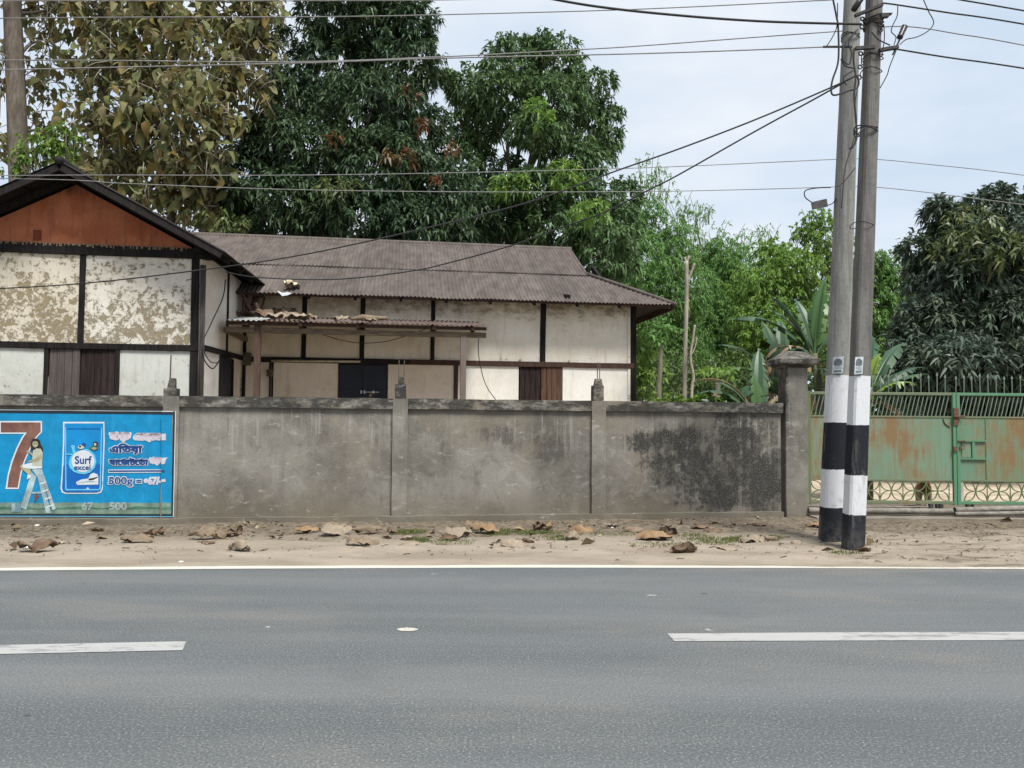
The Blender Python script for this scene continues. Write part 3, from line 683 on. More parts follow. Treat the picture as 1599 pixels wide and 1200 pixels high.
planks(HW, sw0 + 0.01, swm - 0.005, 1.16, zb1 - 0.055, 4, [M['plank_grey']], win)
planks(HW, swm + 0.005, sw1 - 0.01, 1.16, zb1 - 0.055, 5, [M['plank_dark']], win, -0.03)
# gable
RS = 0.53                                   # roof slope
sa = HW.s(118, 296); za = HW.z(118, 288)     # gable apex below the roof
zg = zt1 + 0.09
half = (za - zg) / RS
mb = MB(); mb.add([HW.p(sa - half, -0.03, zg), HW.p(sa + half, -0.03, zg), HW.p(sa, -0.03, za), HW.p(sa - half, -0.12, zg), HW.p(sa + half, -0.12, zg), HW.p(sa, -0.12, za)],
                  [(0, 1, 2), (3, 5, 4), (0, 3, 4, 1), (1, 4, 5, 2), (0, 2, 5, 3)])
mb.build('gable', M['gable'], house)
# small shut hatch on the gable
mb = MB(); c = HW.hit(57, 367); mb.box(HW, c[0] - 0.065, c[0] + 0.065, -0.03, -0.022, c[1] - 0.09, c[1] + 0.09); mb.build('hatch', mat_plaster('hatch_red', (0.16, 0.05, 0.03), (0.2, 0.1, 0.06), 0.2, seed=3.9), house)
# ragged strip of thatch ends along the foot of the gable
mb = MB()
s = sa - half
while s < sa + half - 0.1:
    l = random.uniform(0.01, 0.06); w = random.uniform(0.012, 0.045)
    mb.box(HW, s, s + w, 0.022, 0.03, zt1 + 0.087 - l, zt1 + 0.10); s += w + random.uniform(0, 0.05)
o = mb.build('thatch_fringe', M['porch_beam'], house, kind='stuff')
# wing roof: two slopes of corrugated sheets over the gable, ridge runs back along E2
zr = za + 0.20; LB, OH = 5.2, 0.62; WS = 2.62
def WR(s, b, h=0.0):      # s across from the ridge (metres, + to the right), b back from the gable wall
    return HW.p(sa, 0, 0) + E1 * s + E2 * b + Vector((0, 0, zr - RS * abs(s) + h))
PER, AMP = 0.085, 0.0135
def corr_sheet(fn, t0, t1, v0, v1, nv, name, mat, parent, lift=0.0, base=0.0, per=PER):
    """corrugated sheet: t across the waves, v down the slope; v0, v1 may be functions of t"""
    n = max(6, int((t1 - t0) / per * 6)); V = []; Fc = []
    f0_ = v0 if callable(v0) else (lambda t: v0); f1_ = v1 if callable(v1) else (lambda t: v1)
    for i in range(n + 1):
        t = t0 + (t1 - t0) * i / n; w = AMP * math.sin(2 * math.pi * (t - base) / per)
        a, b = f0_(t), f1_(t)
        for j in range(nv + 1):
            v = a + (b - a) * j / nv
            q = fn(t, v); wob = 0.010 * mnoise.noise(Vector((t * 1.3, v * 1.1, lift * 50 + 1)))
            V.append(q + Vector((0, 0, w + lift + wob)))
    for i in range(n):
        for j in range(nv):
            k = i * (nv + 1) + j; Fc.append((k, k + nv + 1, k + nv + 2, k + 1))
    m = bpy.data.meshes.new(name); m.from_pydata(V, [], Fc); m.materials.append(mat)
    m.polygons.foreach_set('use_smooth', [True] * len(Fc)); m.update()
    o = bpy.data.objects.new(name, m); return link(o, parent)
# backing boards under each slope carry the sheets; the rafters show under the overhang
roofw = MB(); roofw.tube([WR(0, -OH - 0.01, 0.015), WR(0, LB, 0.015)], 0.075, 8); roofw = roofw.build('roof', M['roof_dark'], house, smooth=True)
for sgn in (1, -1):
    b0 = -OH; k = 0
    while b0 < LB:
        b1 = min(b0 + 0.86, LB)
        for (va, vb, lf) in ((0.0, WS * 0.55, 0.012), (WS * 0.52, WS + random.uniform(-.02, .04), 0.0)):
            corr_sheet(lambda t, v, sg=sgn: WR(sg * v, t), b0, b1 + 0.03, va, vb, 3, 'roof_sheet', M['roof_dark'], roofw, lf + 0.002 * (k % 2))
        b0 = b1; k += 1
for b in (-OH + 0.05, -0.02 + OH * 0, 0.9, 1.8, 2.7, 3.6):
    for sgn in (1, -1):
        mb = MB(); mb.beam(WR(0.02 * sgn, b, -0.085), WR(sgn * (WS - 0.05), b, -0.085), 0.06, 0.11, E2, 8, 0.005, seed=b + sgn); mb.build('rafter', M['timber'], roofw)
for sg in (1, -1):
    for v in (0.7, 1.4, 2.1, WS - 0.06):
        mb = MB(); mb.beam(WR(sg * v, -OH + 0.02, -0.02), WR(sg * v, LB - 0.1, -0.02), 0.05, 0.03, E1, 4, 0.003, seed=v); mb.build('batten', M['timber'], roofw)
mb = MB(); mb.beam(WR(0, -OH + 0.1, -0.14), WR(0, LB, -0.14), 0.08, 0.12, E1, 4, 0.004); mb.build('ridge_beam', M['timber'], roofw)
# --- wing side wall
zsb = zb1 + 0.02
panel(HS, 0.06, 2.86, zsb, zt1 + 0.02, M['pl_side'])
sd0, sd1 = HS.s(345, 590), HS.s(364, 590)
panel(HS, 0.06, sd0 - 0.03, 0.3, zsb, M['pl_main_low']); panel(HS, sd1 + 0.03, 2.86, 0.3, zsb, M['pl_pink'])
timber(HS, (0.0, zsb), (2.9, zsb + 0.03), 0.10, 0.12, T, 'beam', 11, 0.012)
timber(HS, (-0.3, zt1 + 0.06), (2.9, zt1 + 0.06), 0.12, 0.12, T, 'beam', 12, 0.012)
for px in (357,): timber(HS, (HS.s(px, 480), zsb + 0.05), (HS.s(px, 480), zt1), 0.085, 0.1, T, 'post', px)
dr = MB(); dr.box(HS, sd0, sd1, -0.09, -0.03, 0.3, zsb - 0.05); dr = dr.build('door', M['door'], house)
for s in (sd0 - 0.03, sd1 + 0.03): timber(HS, (s, 0.3), (s, zsb - 0.05), 0.06, 0.1, T, 'post', s)
# --- main front wall
zsm = (HM.z(420, 559.5) + HM.z(985, 574)) / 2
sR = HM.s(989, 560)
ZE = 3.97
zu1 = 4.12
up = [HM.s(px, 480) for px in (475, 566, 676, 848)]
ups = [0.0] + up + [sR - 0.05]
for i in range(5): panel(HM, ups[i] + 0.02, ups[i + 1] - 0.02, zsm, zu1, M['pl_porch'] if i < 2 else M['pl_main'])
low = [(0.0, HM.s(421, 590), M['pl_pink']), (HM.s(426, 590), HM.s(527, 590), M['pl_pink']), (HM.s(606, 590), HM.s(709, 590), M['pl_pink']),
       (HM.s(715, 590), HM.s(810, 590), M['pl_main_low']), (HM.s(879, 590), sR - 0.05, M['pl_main_low'])]
for a, b, m in low: panel(HM, a, b, 0.3, zsm, m)
panel(HM, HM.s(810, 590), HM.s(879, 590), 0.3, 1.2, M['pl_main_low'])
timber(HM, (0.0, zsm), (HM.s(640, 570), zsm), 0.115, 0.13, T, 'beam', 21, 0.012); timber(HM, (HM.s(640, 570), zsm), (sR + 0.02, zsm), 0.115, 0.13, TB, 'beam', 22, 0.012)
for s, w, m in zip(up, (0.10, 0.10, 0.09, 0.125), (T, T, T, T)): timber(HM, (s + 0.0, zsm + 0.055), (s + 0.01, zu1), w, 0.11, m, 'post', s)
timber(HM, (sR - 0.0, 0.2), (sR, zu1), 0.135, 0.14, T, 'post', 31, 0.006)
timber(HM, (HM.s(423.5, 590), 0.3), (HM.s(423.5, 590), zsm - 0.06), 0.085, 0.11, T, 'post', 32)
timber(HM, (HM.s(712, 590), 0.3), (HM.s(712, 590), zsm - 0.06), 0.095, 0.11, TB, 'post', 33)
timber(HM, (0.03, 0.3), (0.03, zu1), 0.07, 0.1, T, 'post', 34)
mb = MB(); mb.beam(HM.p(HM.s(880, 475), 0.45, zu1 - 0.03), HM.p(HM.s(880, 475), -0.1, zu1 + 0.1), 0.12, 0.14, E1, 2, 0.003); mb.build('rafter_end', T, house)
sw0, sw1, swm = HM.s(811, 600), HM.s(879, 600), HM.s(845, 600)
win = MB(); win.box(HM, sw0, sw1, -0.09, -0.07, 1.2, zsm - 0.057); win = win.build('window', T, house)
planks(HM, sw0 + 0.01, swm - 0.005, 1.21, zsm - 0.06, 4, [M['plank_dark']], win, -0.035)
planks(HM, swm + 0.005, sw1 - 0.01, 1.21, zsm - 0.06, 4, [M['plank_brown']], win, -0.02)
# double door with bolt and padlock
d0, d1 = HM.s(528, 595), HM.s(605, 595); dm = HM.s(566, 595)
dr = MB(); dr.box(HM, d0, d1, -0.10, -0.08, 0.3, zsm - 0.057); dr = dr.build('door', M['door'], house)
for a, b in ((d0 + 0.02, dm - 0.006), (dm + 0.006, d1 - 0.02)):
    mb = MB(); mb.box(HM, a, b, -0.078, -0.055, 0.35, zsm - 0.08); mb.build('door_leaf', M['door'], dr, bevel=0.006)
zbt = HM.z(575, 612.5)
mb = MB(); mb.tube([HM.p(HM.s(564, 612), -0.03, zbt), HM.p(HM.s(592, 612), -0.03, zbt)], 0.012, 6); mb.build('bolt', M['steel'], dr, smooth=True)
mb = MB()
for px in (564, 569, 583): mb.box(HM, HM.s(px, 612) - 0.014, HM.s(px, 612) + 0.014, -0.054, -0.022, zbt - 0.035, zbt + 0.035)
mb.build('bolt_bracket', M['steel'], dr)
mb = MB(); sx = HM.s(578.5, 612); mb.box(HM, sx - 0.026, sx + 0.026, -0.045, -0.015, zbt - 0.10, zbt - 0.035); mb.build('padlock', plain('brass', (0.30, 0.19, 0.09), 0.45, 0.2, 20, metal=0.5), dr, bevel=0.006)
mb = MB(); mb.tube([HM.p(HM.s(537, 612), -0.045, zbt + 0.01), HM.p(HM.s(562, 612), -0.045, zbt - 0.005)], 0.006, 5); mb.build('bar', M['iron'], dr)
# pale conduit pipe and meter boxes
mb = MB(); mb.tube([HM.p(HM.s(424, 563), 0.035, zsm - 0.03), HM.p(HM.s(563, 563), 0.035, zsm - 0.01)], 0.025, 8); mb.build('conduit', plain('pvc', (0.38, 0.33, 0.25), 0.6), house, smooth=True)
mb = MB(); mb.tube([HM.p(HM.s(424, 590), 0.03, zsm - 0.05), HM.p(HM.s(422.5, 620), 0.03, 1.2)], 0.017, 8); mb.build('conduit', M['plank_grey'], house, smooth=True)
for px, py, w, h in ((379, 561, 0.16, 0.27), (422, 583, 0.12, 0.15)):
    P = HM.hit(px, py); mb = MB(); mb.box(HM, P[0] - w / 2 + (0.1 if px < 400 else 0), P[0] + w / 2 + (0.1 if px < 400 else 0), 0.0, 0.11, P[1] - h / 2, P[1] + h / 2); mb.build('meter_box', plain('grimy_box', (0.075, 0.068, 0.048), 0.8, 0.4, 14), house, bevel=0.012)
# right end wall and back wall
HE = Fr(HM.p(sR, 0, 0), E2, (math.cos(A65), math.sin(A65)))
panel(HE, 0.0, 5.9, 0.2, zu1 - 0.1, M['pl_main']); mb = MB(); mb.box(HM, -4.2, sR, -5.95, -5.85, 0.2, zu1); mb.build('back_wall', M['pl_main'], house)
panel(HW, wl, wl + 0.1, 0.2, zt1, M['pl_side'], -5, -0.13, 'end_wall')
# --- main roof
DR, OHM, ZR = 3.0, 0.65, 5.93
TR, TE, TL = 7.69, 9.32, -3.2
FG = 0.52
def MR(t, f):            # t along the ridge, f 0 at ridge, 1 at front eave
    n = -DR + (DR + OHM) * f
    return HM.p(t, n, ZR + (ZE - ZR) * f)
def MRB(t, f):
    n = -DR - (DR + OHM) * f
    return HM.p(t, n, ZR + (ZE - ZR) * f)
roofm = MB(); k0 = [MR(TL + (TR + 0.05 - TL) * i / 12, 0) + Vector((0, 0, 0.012 + 0.012 * mnoise.noise(Vector((i, 0, 0))))) for i in range(13)]
roofm.tube(k0, 0.07, 8)
roofm = roofm.build('roof', M['roof_main'], house, smooth=True)
def ftop(t): return FG if t <= TR else FG + (1 - FG) * (t - TR) / (TE - TR)
k = 0; t = TL
while t < TE - 0.05:
    t1 = min(t + 0.80, TE)
    if t < TR - 0.02:
        t1u = min(t1, TR)
        corr_sheet(MR, t, t1u + 0.02, 0.0, FG + 0.035, 4, 'roof_sheet', M['roof_main'], roofm, 0.034 + 0.004 * (k % 2) + random.uniform(0, .004))
        corr_sheet(MRB, t, t1u + 0.02, 0.0, FG + 0.035, 2, 'roof_sheet', M['roof_main'], roofm, 0.034 + 0.004 * (k % 2))
    if t > -0.9:
        ve = random.uniform(-0.006, 0.008)
        corr_sheet(MR, t, t1 + 0.02, lambda q: min(ftop(q), 0.999), 1.0 + ve, 4, 'roof_sheet', M['roof_main'], roofm, 0.008 + 0.004 * (k % 2) + random.uniform(0, .004))
    corr_sheet(MRB, t, t1 + 0.02, lambda q: min(ftop(q), 0.999), 1.0, 2, 'roof_sheet', M['roof_main'], roofm, 0.008 + 0.004 * (k % 2))
    t = t1; k += 1
# hip end: from gablet foot to right eave
zG = ZR + (ZE - ZR) * FG; nF = -DR + (DR + OHM) * FG; nB = -DR - (DR + OHM) * FG
def HIP(n, v):   # v 0 at gablet foot, 1 at the right eave
    return HM.p(TR + (TE - TR) * v, n, zG + (ZE - zG) * v)
def hv(n):
    if nB <= n <= nF: return 0.0
    return ((n - nF) / (OHM - nF)) if n > nF else ((nB - n) / (nB + DR * 2 + OHM))
n_ = -2 * DR - OHM
while n_ < OHM - 0.05:
    n2 = min(n_ + 0.8, OHM); corr_sheet(HIP, n_, n2, lambda q: min(0.999, max(0, hv(q))), 1.0, 3, 'roof_sheet', M['roof_main'], roofm, 0.014); n_ = n2
mb = MB(); mb.add([HM.p(TR - 0.06, nF, zG), HM.p(TR - 0.06, nB, zG), HM.p(TR - 0.06, -DR, ZR)], [(0, 1, 2)]); mb.build('gablet', TB, roofm)
for a, b in ((MR(TR, FG), MR(TE, 1.0)), (MRB(TR, FG), MRB(TE, 1.0))):
    mb = MB(); mb.tube([a + Vector((0, 0, .03)), a.lerp(b, .5) + Vector((0, 0, .035)), b + Vector((0, 0, .02))], 0.045, 8); mb.build('hip_cap', M['roof_main'], roofm, smooth=True)
mb = MB(); mb.tube([MR(TR, 0) + Vector((0, 0, .03)), MR(TR, FG) + Vector((0, 0, .03))], 0.035, 8); mb.build('verge_trim', M['roof_main'], roofm, smooth=True)
for t in np.arange(-0.5, sR + 0.3, 0.95):
    mb = MB(); mb.beam(MR(t, 0.3) + Vector((0, 0, -.09)), MR(t, 0.985) + Vector((0, 0, -.07)), 0.06, 0.10, E1, 2, 0.003); mb.build('rafter', T, roofm)
mb = MB(); mb.beam(MR(-0.3, 0.975) + Vector((0, 0, -.05)), MR(TE - 0.1, 0.975) + Vector((0, 0, -.05)), 0.06, 0.05, HM.n, 20, 0.004); mb.build('eave_batten', TB, roofm)
mb = MB(); mb.beam(HIP(OHM - 0.1, 0.97) + Vector((0, 0, -.06)), HIP(-2 * DR - OHM + 0.1, 0.97) + Vector((0, 0, -.06)), 0.05, 0.12, E1, 8, 0.004); mb.build('fascia', TB, roofm)
mb = MB(); mb.beam(HM.p(sR - .05, 0.0, zu1 - 0.05), HM.p(TE - 0.1, OHM - 0.1, ZE - 0.03), 0.07, 0.12, (0, 0, 1), 2, 0.003); mb.build('hip_rafter', TB, roofm)
# --- porch
PB = 2.0
def PR(t, v):
    z = 3.60 + (3.20 - 3.60) * v
    return HM.p(t, 0.02 + PB * v, z)
HP = Fr(HM.p(0, PB - 0.12, 0), E1)
tl, tr_ = HP.s(350, 495, 0.1), HP.s(762, 514, 0.1)
def porch_z(px, py): return HP.z(px, py, 0.12)
zf = (porch_z(400, 496.5) + porch_z(700, 513)) / 2
def PR(t, v): return HM.p(t, 0.02 + PB * v, zf + 0.33 * (1 - v))
porch = MB(); porch.beam(HP.p(tl + 0.0, -0.05, zf - 0.16), HP.p(tr_ - 0.02, -0.05, zf - 0.16), 0.09, 0.10, HP.n, 16, 0.004, seed=8)
porch = porch.build('porch', M['porch_beam'], house, bevel=0.006)
t = tl; k = 0
while t < tr_ - 0.05:
    t1 = min(t + 0.66, tr_)
    corr_sheet(PR, t, t1 + 0.02, 0.0, 1.0 + random.uniform(-.01, .012), 3, 'roof_sheet', M['zinc'] if k == 0 else M['roof_porch'], porch, 0.004 * (k % 2), per=0.095); t = t1; k += 1
for px, m in ((402, M['porch_post']), (723.5, M['porch_post2'])):
    s = HP.s(px, 560, -0.05); mb = MB(); mb.beam(HP.p(s, -0.05, 0.1), HP.p(s - 0.005, -0.05, zf - 0.055 if px < 500 else zf - 0.2), 0.115, 0.11, HP.e, 10, 0.004, seed=px); mb.build('porch_post', m, porch, bevel=0.006)
mb = MB(); mb.beam(HP.p(tl + 0.02, 0.03, zf - 0.04), HP.p(tr_ - 0.02, 0.03, zf - 0.04), 0.05, 0.06, HP.n, 12, 0.003, seed=4); mb.build('purlin', M['timber_brown'], porch)
for px in (385, 470, 560, 678, 738):
    s = HP.s(px, 508); mb = MB(); mb.beam(HP.p(s, 0.1, zf - 0.05), HP.p(s, -PB + 0.2, zf + 0.24), 0.07, 0.07, HP.e, 2, 0.003); mb.build('rafter', TB, porch)
    mb = MB(); mb.beam(HP.p(s, -0.05, zf - 0.11), HP.p(s, -0.05, zf - 0.065), 0.075, 0.08, HP.e, 1, 0.0); mb.build('block', TB, porch)
mb = MB(); mb.beam(HP.p(tl, -0.05, zf - 0.165), HP.p(tl, -PB + 0.1, zf - 0.165), 0.08, 0.1, HP.e, 4, 0.003); mb.build('side_beam', M['porch_beam'], porch)
def cable(pts, r, mat, parent, name='cable', smooth=True):
    mb = MB(); mb.tube(pts, r, 5); return mb.build(name, mat, parent, smooth=smooth)
def spline(P, n=8):
    P = [Vector(p) for p in P]; out = []
    for i in range(len(P) - 1):
        a, b, c, d = P[max(i - 1, 0)], P[i], P[i + 1], P[min(i + 2, len(P) - 1)]
        for k in range(n):
            u = k / n; out.append(0.5 * ((2 * b) + (c - a) * u + (2 * a - 5 * b + 4 * c - d) * u * u + (3 * b - a - 3 * c + d) * u ** 3))
    out.append(P[-1]); return out
def hp(px, py, n): s, z = HM.hit(px, py, n); return HM.p(s, n, z)
cable(spline([hp(747, 527, 1.6), hp(748, 560, 1.2), hp(758, 600, 0.6), hp(775, 626, 0.4)]), 0.009, M['wire'], house)
cable(spline([hp(480, 513, 1.0), hp(520, 528, 0.9), hp(562, 536, 0.8), hp(610, 532, 0.8), hp(665, 514, 1.0)]), 0.008, M['wire'], house)
def hs(px, py, n): s, z = HS.hit(px, py, n); return HS.p(s, n, z)
cable(spline([hs(352, 437, 0.1), hs(348, 465, 0.1), hs(330, 505, 0.1), hs(317, 535, 0.08), hs(318, 560, 0.08), hs(332, 576, 0.1), hs(343, 562, 0.1)]), 0.011, M['wire'], house)
cable(spline([hs(316, 535, 0.06), hs(320, 552, 0.1), hs(330, 566, 0.12), hs(344, 566, 0.1)]), 0.009, M['wire'], house)

# ------------------------------------------------------------------ leaves: numpy builder
def unit(a): return a / np.maximum(np.linalg.norm(a, axis=1, keepdims=True), 1e-9)
def mesh_np(name, V, Q, mat, smooth=False):
    """V (n,3), Q (m,4) quads"""
    m = bpy.data.meshes.new(name); n, k = len(V), len(Q)
    m.vertices.add(n); m.vertices.foreach_set('co', np.ascontiguousarray(V, dtype=np.float32).ravel())
    m.loops.add(k * 4); m.loops.foreach_set('vertex_index', np.ascontiguousarray(Q, dtype=np.int32).ravel())
    m.polygons.add(k); m.polygons.foreach_set('loop_start', np.arange(0, k * 4, 4, dtype=np.int32)); m.polygons.foreach_set('loop_total', np.full(k, 4, dtype=np.int32))
    if smooth: m.polygons.foreach_set('use_smooth', np.ones(k, dtype=bool))
    m.update(calc_edges=True); m.materials.append(mat); return m
def leaves(P, D, ln, wd, up=None, droop=0.25, fold=0.18):
    """one folded 4-corner blade per leaf"""
    n = len(P); D = unit(D)
    U = RNG.normal(size=(n, 3)) * 0.5 + (np.array([0, 0, 1.0]) if up is None else up)
    S = unit(np.cross(D, U)); N = np.cross(S, D)
    ln = np.asarray(ln).reshape(-1, 1) * np.ones((n, 1)); wd = np.asarray(wd).reshape(-1, 1) * np.ones((n, 1))
    mid = P + D * ln * 0.45 + N * ln * 0.05
    tip = P + D * ln + np.array([0, 0, -1.0]) * ln * droop
    V = np.empty((n, 4, 3)); V[:, 0] = P; V[:, 1] = mid + S * wd * 0.5 + N * wd * fold; V[:, 2] = tip; V[:, 3] = mid - S * wd * 0.5 + N * wd * fold
    Q = np.arange(n * 4).reshape(n, 4)
    return V.reshape(-1, 3), Q
def strip_leaf(K, ln, wd, prof, curl=0.4, fold=0.15, wave=0.0, ph=0.0):
    """one larger leaf lying along +X: K rows, midrib and two edges"""
    V = []; Fc = []
    for i in range(K):
        u = i / (K - 1); w = wd * prof(u) / 2; x = ln * u; z = -curl * ln * u * u
        wv = wave * math.sin(9 * u + ph)
        V += [(x, -w, z + fold * w + wv), (x, 0, z), (x, w, z + fold * w - wv)]
    for i in range(K - 1):
        a = i * 3; Fc += [(a, a + 1, a + 4, a + 3), (a + 1, a + 2, a + 5, a + 4)]
    V = np.array(V); V += np.array([list(mnoise.noise_vector(Vector(q) * 4.1 + Vector((ph * 9, 0, 0)))) for q in V]) * wave * 2.2; return V, np.array(Fc)
def scatter_leaf(tV, tF, P, X, ln):
    """copies of a template leaf at P pointing along X, scaled by ln"""
    n = len(P); X = unit(X); U = RNG.normal(size=(n, 3)) * 0.45 + np.array([0, 0, 1.0]); Y = unit(np.cross(U, X)); Z = np.cross(X, Y)
    ln = np.asarray(ln).reshape(-1, 1, 1)
    V = (tV[None, :, 0:1] * X[:, None] + tV[None, :, 1:2] * Y[:, None] + tV[None, :, 2:3] * Z[:, None]) * ln + P[:, None]
    k = len(tV); Q = (tF[None] + (np.arange(n) * k)[:, None, None]).reshape(-1, 4)
    return V.reshape(-1, 3), Q
def merge(parts):
    Vs, Qs, b = [], [], 0
    for V, Q in parts: Vs.append(V); Qs.append(Q + b); b += len(V)
    return np.concatenate(Vs), np.concatenate(Qs)
def lobes_px(lst, Y, depth=0.9):
    """(px, py, rx, ry) in photo pixels at distance Y -> centre and radii in metres"""
    out = []
    for (px, py, rx, ry, *dy) in lst:
        y = Y + (dy[0] if dy else 0); c = at(px, py, y); s = y / F
        out.append((np.array(c), np.array([rx * s, max(rx, ry) * s * depth, ry * s])))
    return out
def clump_points(lobes, dens, shell=0.45, jit=0.0, lumps=5.0):
    """clump centres and outward directions in the outer shell of the lobes"""
    Ps, Ds = [], []
    for c, r in lobes:
        n = max(4, int(dens * 4 * math.pi * ((r[0] * r[1] + r[1] * r[2] + r[0] * r[2]) / 3)))
        d = unit(RNG.normal(size=(n, 3))); rad = (1 - shell * RNG.random((n, 1)) ** 1.6)
        lump = np.array([mnoise.noise(Vector(q * lumps * 0.5 + c)) for q in d]).reshape(-1, 1)
        p = c + d * r * rad * (1 + 0.22 * lump)
        keep = p[:, 2] > 0.25
        Ps.append(p[keep]); Ds.append(d[keep])
    return np.concatenate(Ps), np.concatenate(Ds)
def branch_tree(parent, base, lobes, r0_, mat, fork=0.45, name='trunk', lean=(0, 0), twigs=2, seed=0):
    """a tapered trunk whose limbs run to the lobes of the crown"""
    rs = random.Random(seed); base = Vector(base)
    cs = [Vector(c) for c, r in lobes]; mean = sum(cs, Vector()) / len(cs); top = max(c.z for c in cs)
    fz = base.z + (mean.z - base.z) * fork
    fk = Vector((base.x + lean[0], base.y + lean[1], fz))
    mb = MB(); top = mean.z + (top - mean.z) * 0.35; pts = spline([base, base.lerp(fk, 0.5) + Vector((rs.uniform(-.1, .1), rs.uniform(-.1, .1), 0)), fk, fk.lerp(Vector((mean.x, mean.y, top)), 0.6), Vector((mean.x, mean.y, top))], 5)
    rad = [max(0.02, r0_ * (1 - 0.88 * i / (len(pts) - 1))) for i in range(len(pts))]; rad[0] *= 1.35
    mb.tube(pts, rad, 9); tr = mb.build(name, mat, parent, smooth=True)
    for c, (cc, rad3) in zip(cs, lobes):
        u = rs.uniform(0.15, 0.65); j = int(len(pts) * (0.40 + 0.35 * u)); s0 = pts[min(j, len(pts) - 1)]; ra = rad[min(j, len(pts) - 1)] * 0.55
        mid = s0.lerp(c, 0.5) + Vector((rs.uniform(-.3, .3), rs.uniform(-.3, .3), rs.uniform(0, .4)))
        P = spline([s0, mid, c], 5); mb = MB(); mb.tube(P, [max(0.012, ra * (1 - 0.75 * i / (len(P) - 1))) for i in range(len(P))], 6)
        for q in range(twigs * 2):
            d = Vector((rs.gauss(0, 1), rs.gauss(0, 1), rs.gauss(0.2, 1))).normalized(); e = c + Vector((d.x * rad3[0], d.y * rad3[1], d.z * rad3[2])) * 0.8
            st = P[rs.randint(len(P) // 2, len(P) - 1)]
            mb.tube(spline([st, st.lerp(e, .5) + Vector((0, 0, rs.uniform(-.1, .2))), e], 3), [0.028, 0.024, 0.022, 0.018, 0.014, 0.010, 0.008][:7], 5)
        mb.build('limb', mat, parent, smooth=True)
    return tr
def rosettes(P, D, per, ln, wd, spread=1.0, droop=0.35, upb=0.15, jit=0.14):
    n = len(P); idx = np.repeat(np.arange(n), per)
    d = unit(D[idx] * 0.75 + RNG.normal(size=(n * per, 3)) * spread + np.array([0, 0, upb]))
    l = ln * (0.65 + 0.6 * RNG.random(n * per)); p = P[idx] + RNG.normal(size=(n * per, 3)) * ln * jit
    return leaves(p, d, l, wd * (0.8 + 0.4 * RNG.random(n * per)), droop=droop)

BARK = mat_bark('grey_brown_bark', (0.075, 0.062, 0.050), (0.165, 0.142, 0.118))
BARKD = mat_bark('dark_bark', (0.030, 0.026, 0.022), (0.075, 0.064, 0.055))
BARKP = mat_bark('pale_bark', (0.22, 0.20, 0.16), (0.36, 0.33, 0.27))
LEAF = {
 'mango': mat_leaf('mango_leaf', [(0.030, 0.058, 0.036), (0.048, 0.090, 0.048), (0.066, 0.118, 0.054), (0.042, 0.076, 0.048), (0.066, 0.112, 0.042)], 0.5, 0.28, 0.35),
 'mango2': mat_leaf('green_mango_leaf', [(0.056, 0.104, 0.048), (0.084, 0.152, 0.060), (0.112, 0.190, 0.072), (0.068, 0.125, 0.056)], 0.55, 0.34, 0.3),
 'mangoR': mat_leaf('dull_mango_leaf', [(0.046, 0.072, 0.056), (0.070, 0.102, 0.076), (0.096, 0.130, 0.092), (0.056, 0.086, 0.066)], 0.50, 0.2, 0.4),
 'olive': mat_leaf('olive_mango_leaf', [(0.058, 0.085, 0.030), (0.078, 0.108, 0.036), (0.125, 0.128, 0.040)], 0.45, 0.25),
 'red': mat_leaf('reddish_young_leaf', [(0.13, 0.05, 0.03), (0.18, 0.085, 0.045), (0.12, 0.07, 0.03)], 0.5, 0.3),
 'bamboo': mat_leaf('bamboo_leaf', [(0.095, 0.195, 0.058), (0.140, 0.270, 0.078), (0.185, 0.335, 0.100)], 0.6, 0.45, 0.3),
 'light': mat_leaf('light_green_leaf', [(0.115, 0.215, 0.046), (0.170, 0.295, 0.058), (0.225, 0.355, 0.075)], 0.6, 0.45, 0.35),
 'bright': mat_leaf('bright_green_leaf', [(0.11, 0.20, 0.035), (0.17, 0.27, 0.05), (0.08, 0.16, 0.03)], 0.5, 0.4, 0.35),
 'under': mat_leaf('undergrowth_leaf', [(0.035, 0.070, 0.026), (0.060, 0.110, 0.036), (0.095, 0.150, 0.045)], 0.5, 0.25, 0.35),
 'teak': mat_leaf('teak_leaf', [(0.120, 0.150, 0.062), (0.190, 0.200, 0.085), (0.235, 0.215, 0.112), (0.185, 0.130, 0.060), (0.145, 0.180, 0.075), (0.30, 0.27, 0.150), (0.170, 0.195, 0.080), (0.24, 0.18, 0.05)], 0.7, 0.42, 0.25),
 'teak_one': mat_leaf('teak_leaf_single', [(0.075, 0.095, 0.040), (0.130, 0.128, 0.060), (0.19, 0.16, 0.080), (0.21, 0.135, 0.035), (0.09, 0.118, 0.050), (0.22, 0.19, 0.10)], 0.7, 0.35, 0.25, per='object'),
}

def mango_tree(name, label, lobes, base, mat, dens, per, ln, wd, trunk_r, lean=(0, 0), extra=None, bark=BARK, shell=0.5, spread=0.9, droop=0.45, seed=1, group=None, fork=0.45, cat='tree'):
    t = thing(name, label, cat, base, group)
    branch_tree(t, base, lobes, trunk_r, bark, lean=lean, seed=seed, fork=fork)
    P, D = clump_points(lobes, dens, shell)
    parts = [rosettes(P, D, per, ln, wd, spread, droop)]
    V, Q = merge(parts); m = mesh_np('crown', V, Q, mat); o = bpy.data.objects.new('crown', m); link(o, t)
    for (lb, mt, dn, pr) in (extra or []):
        P, D = clump_points(lb, dn, 0.25); V, Q = rosettes(P, D, pr, ln, wd, spread, droop)
        m = mesh_np('young_leaves', V, Q, mt); link(bpy.data.objects.new('young_leaves', m), t)
    return t
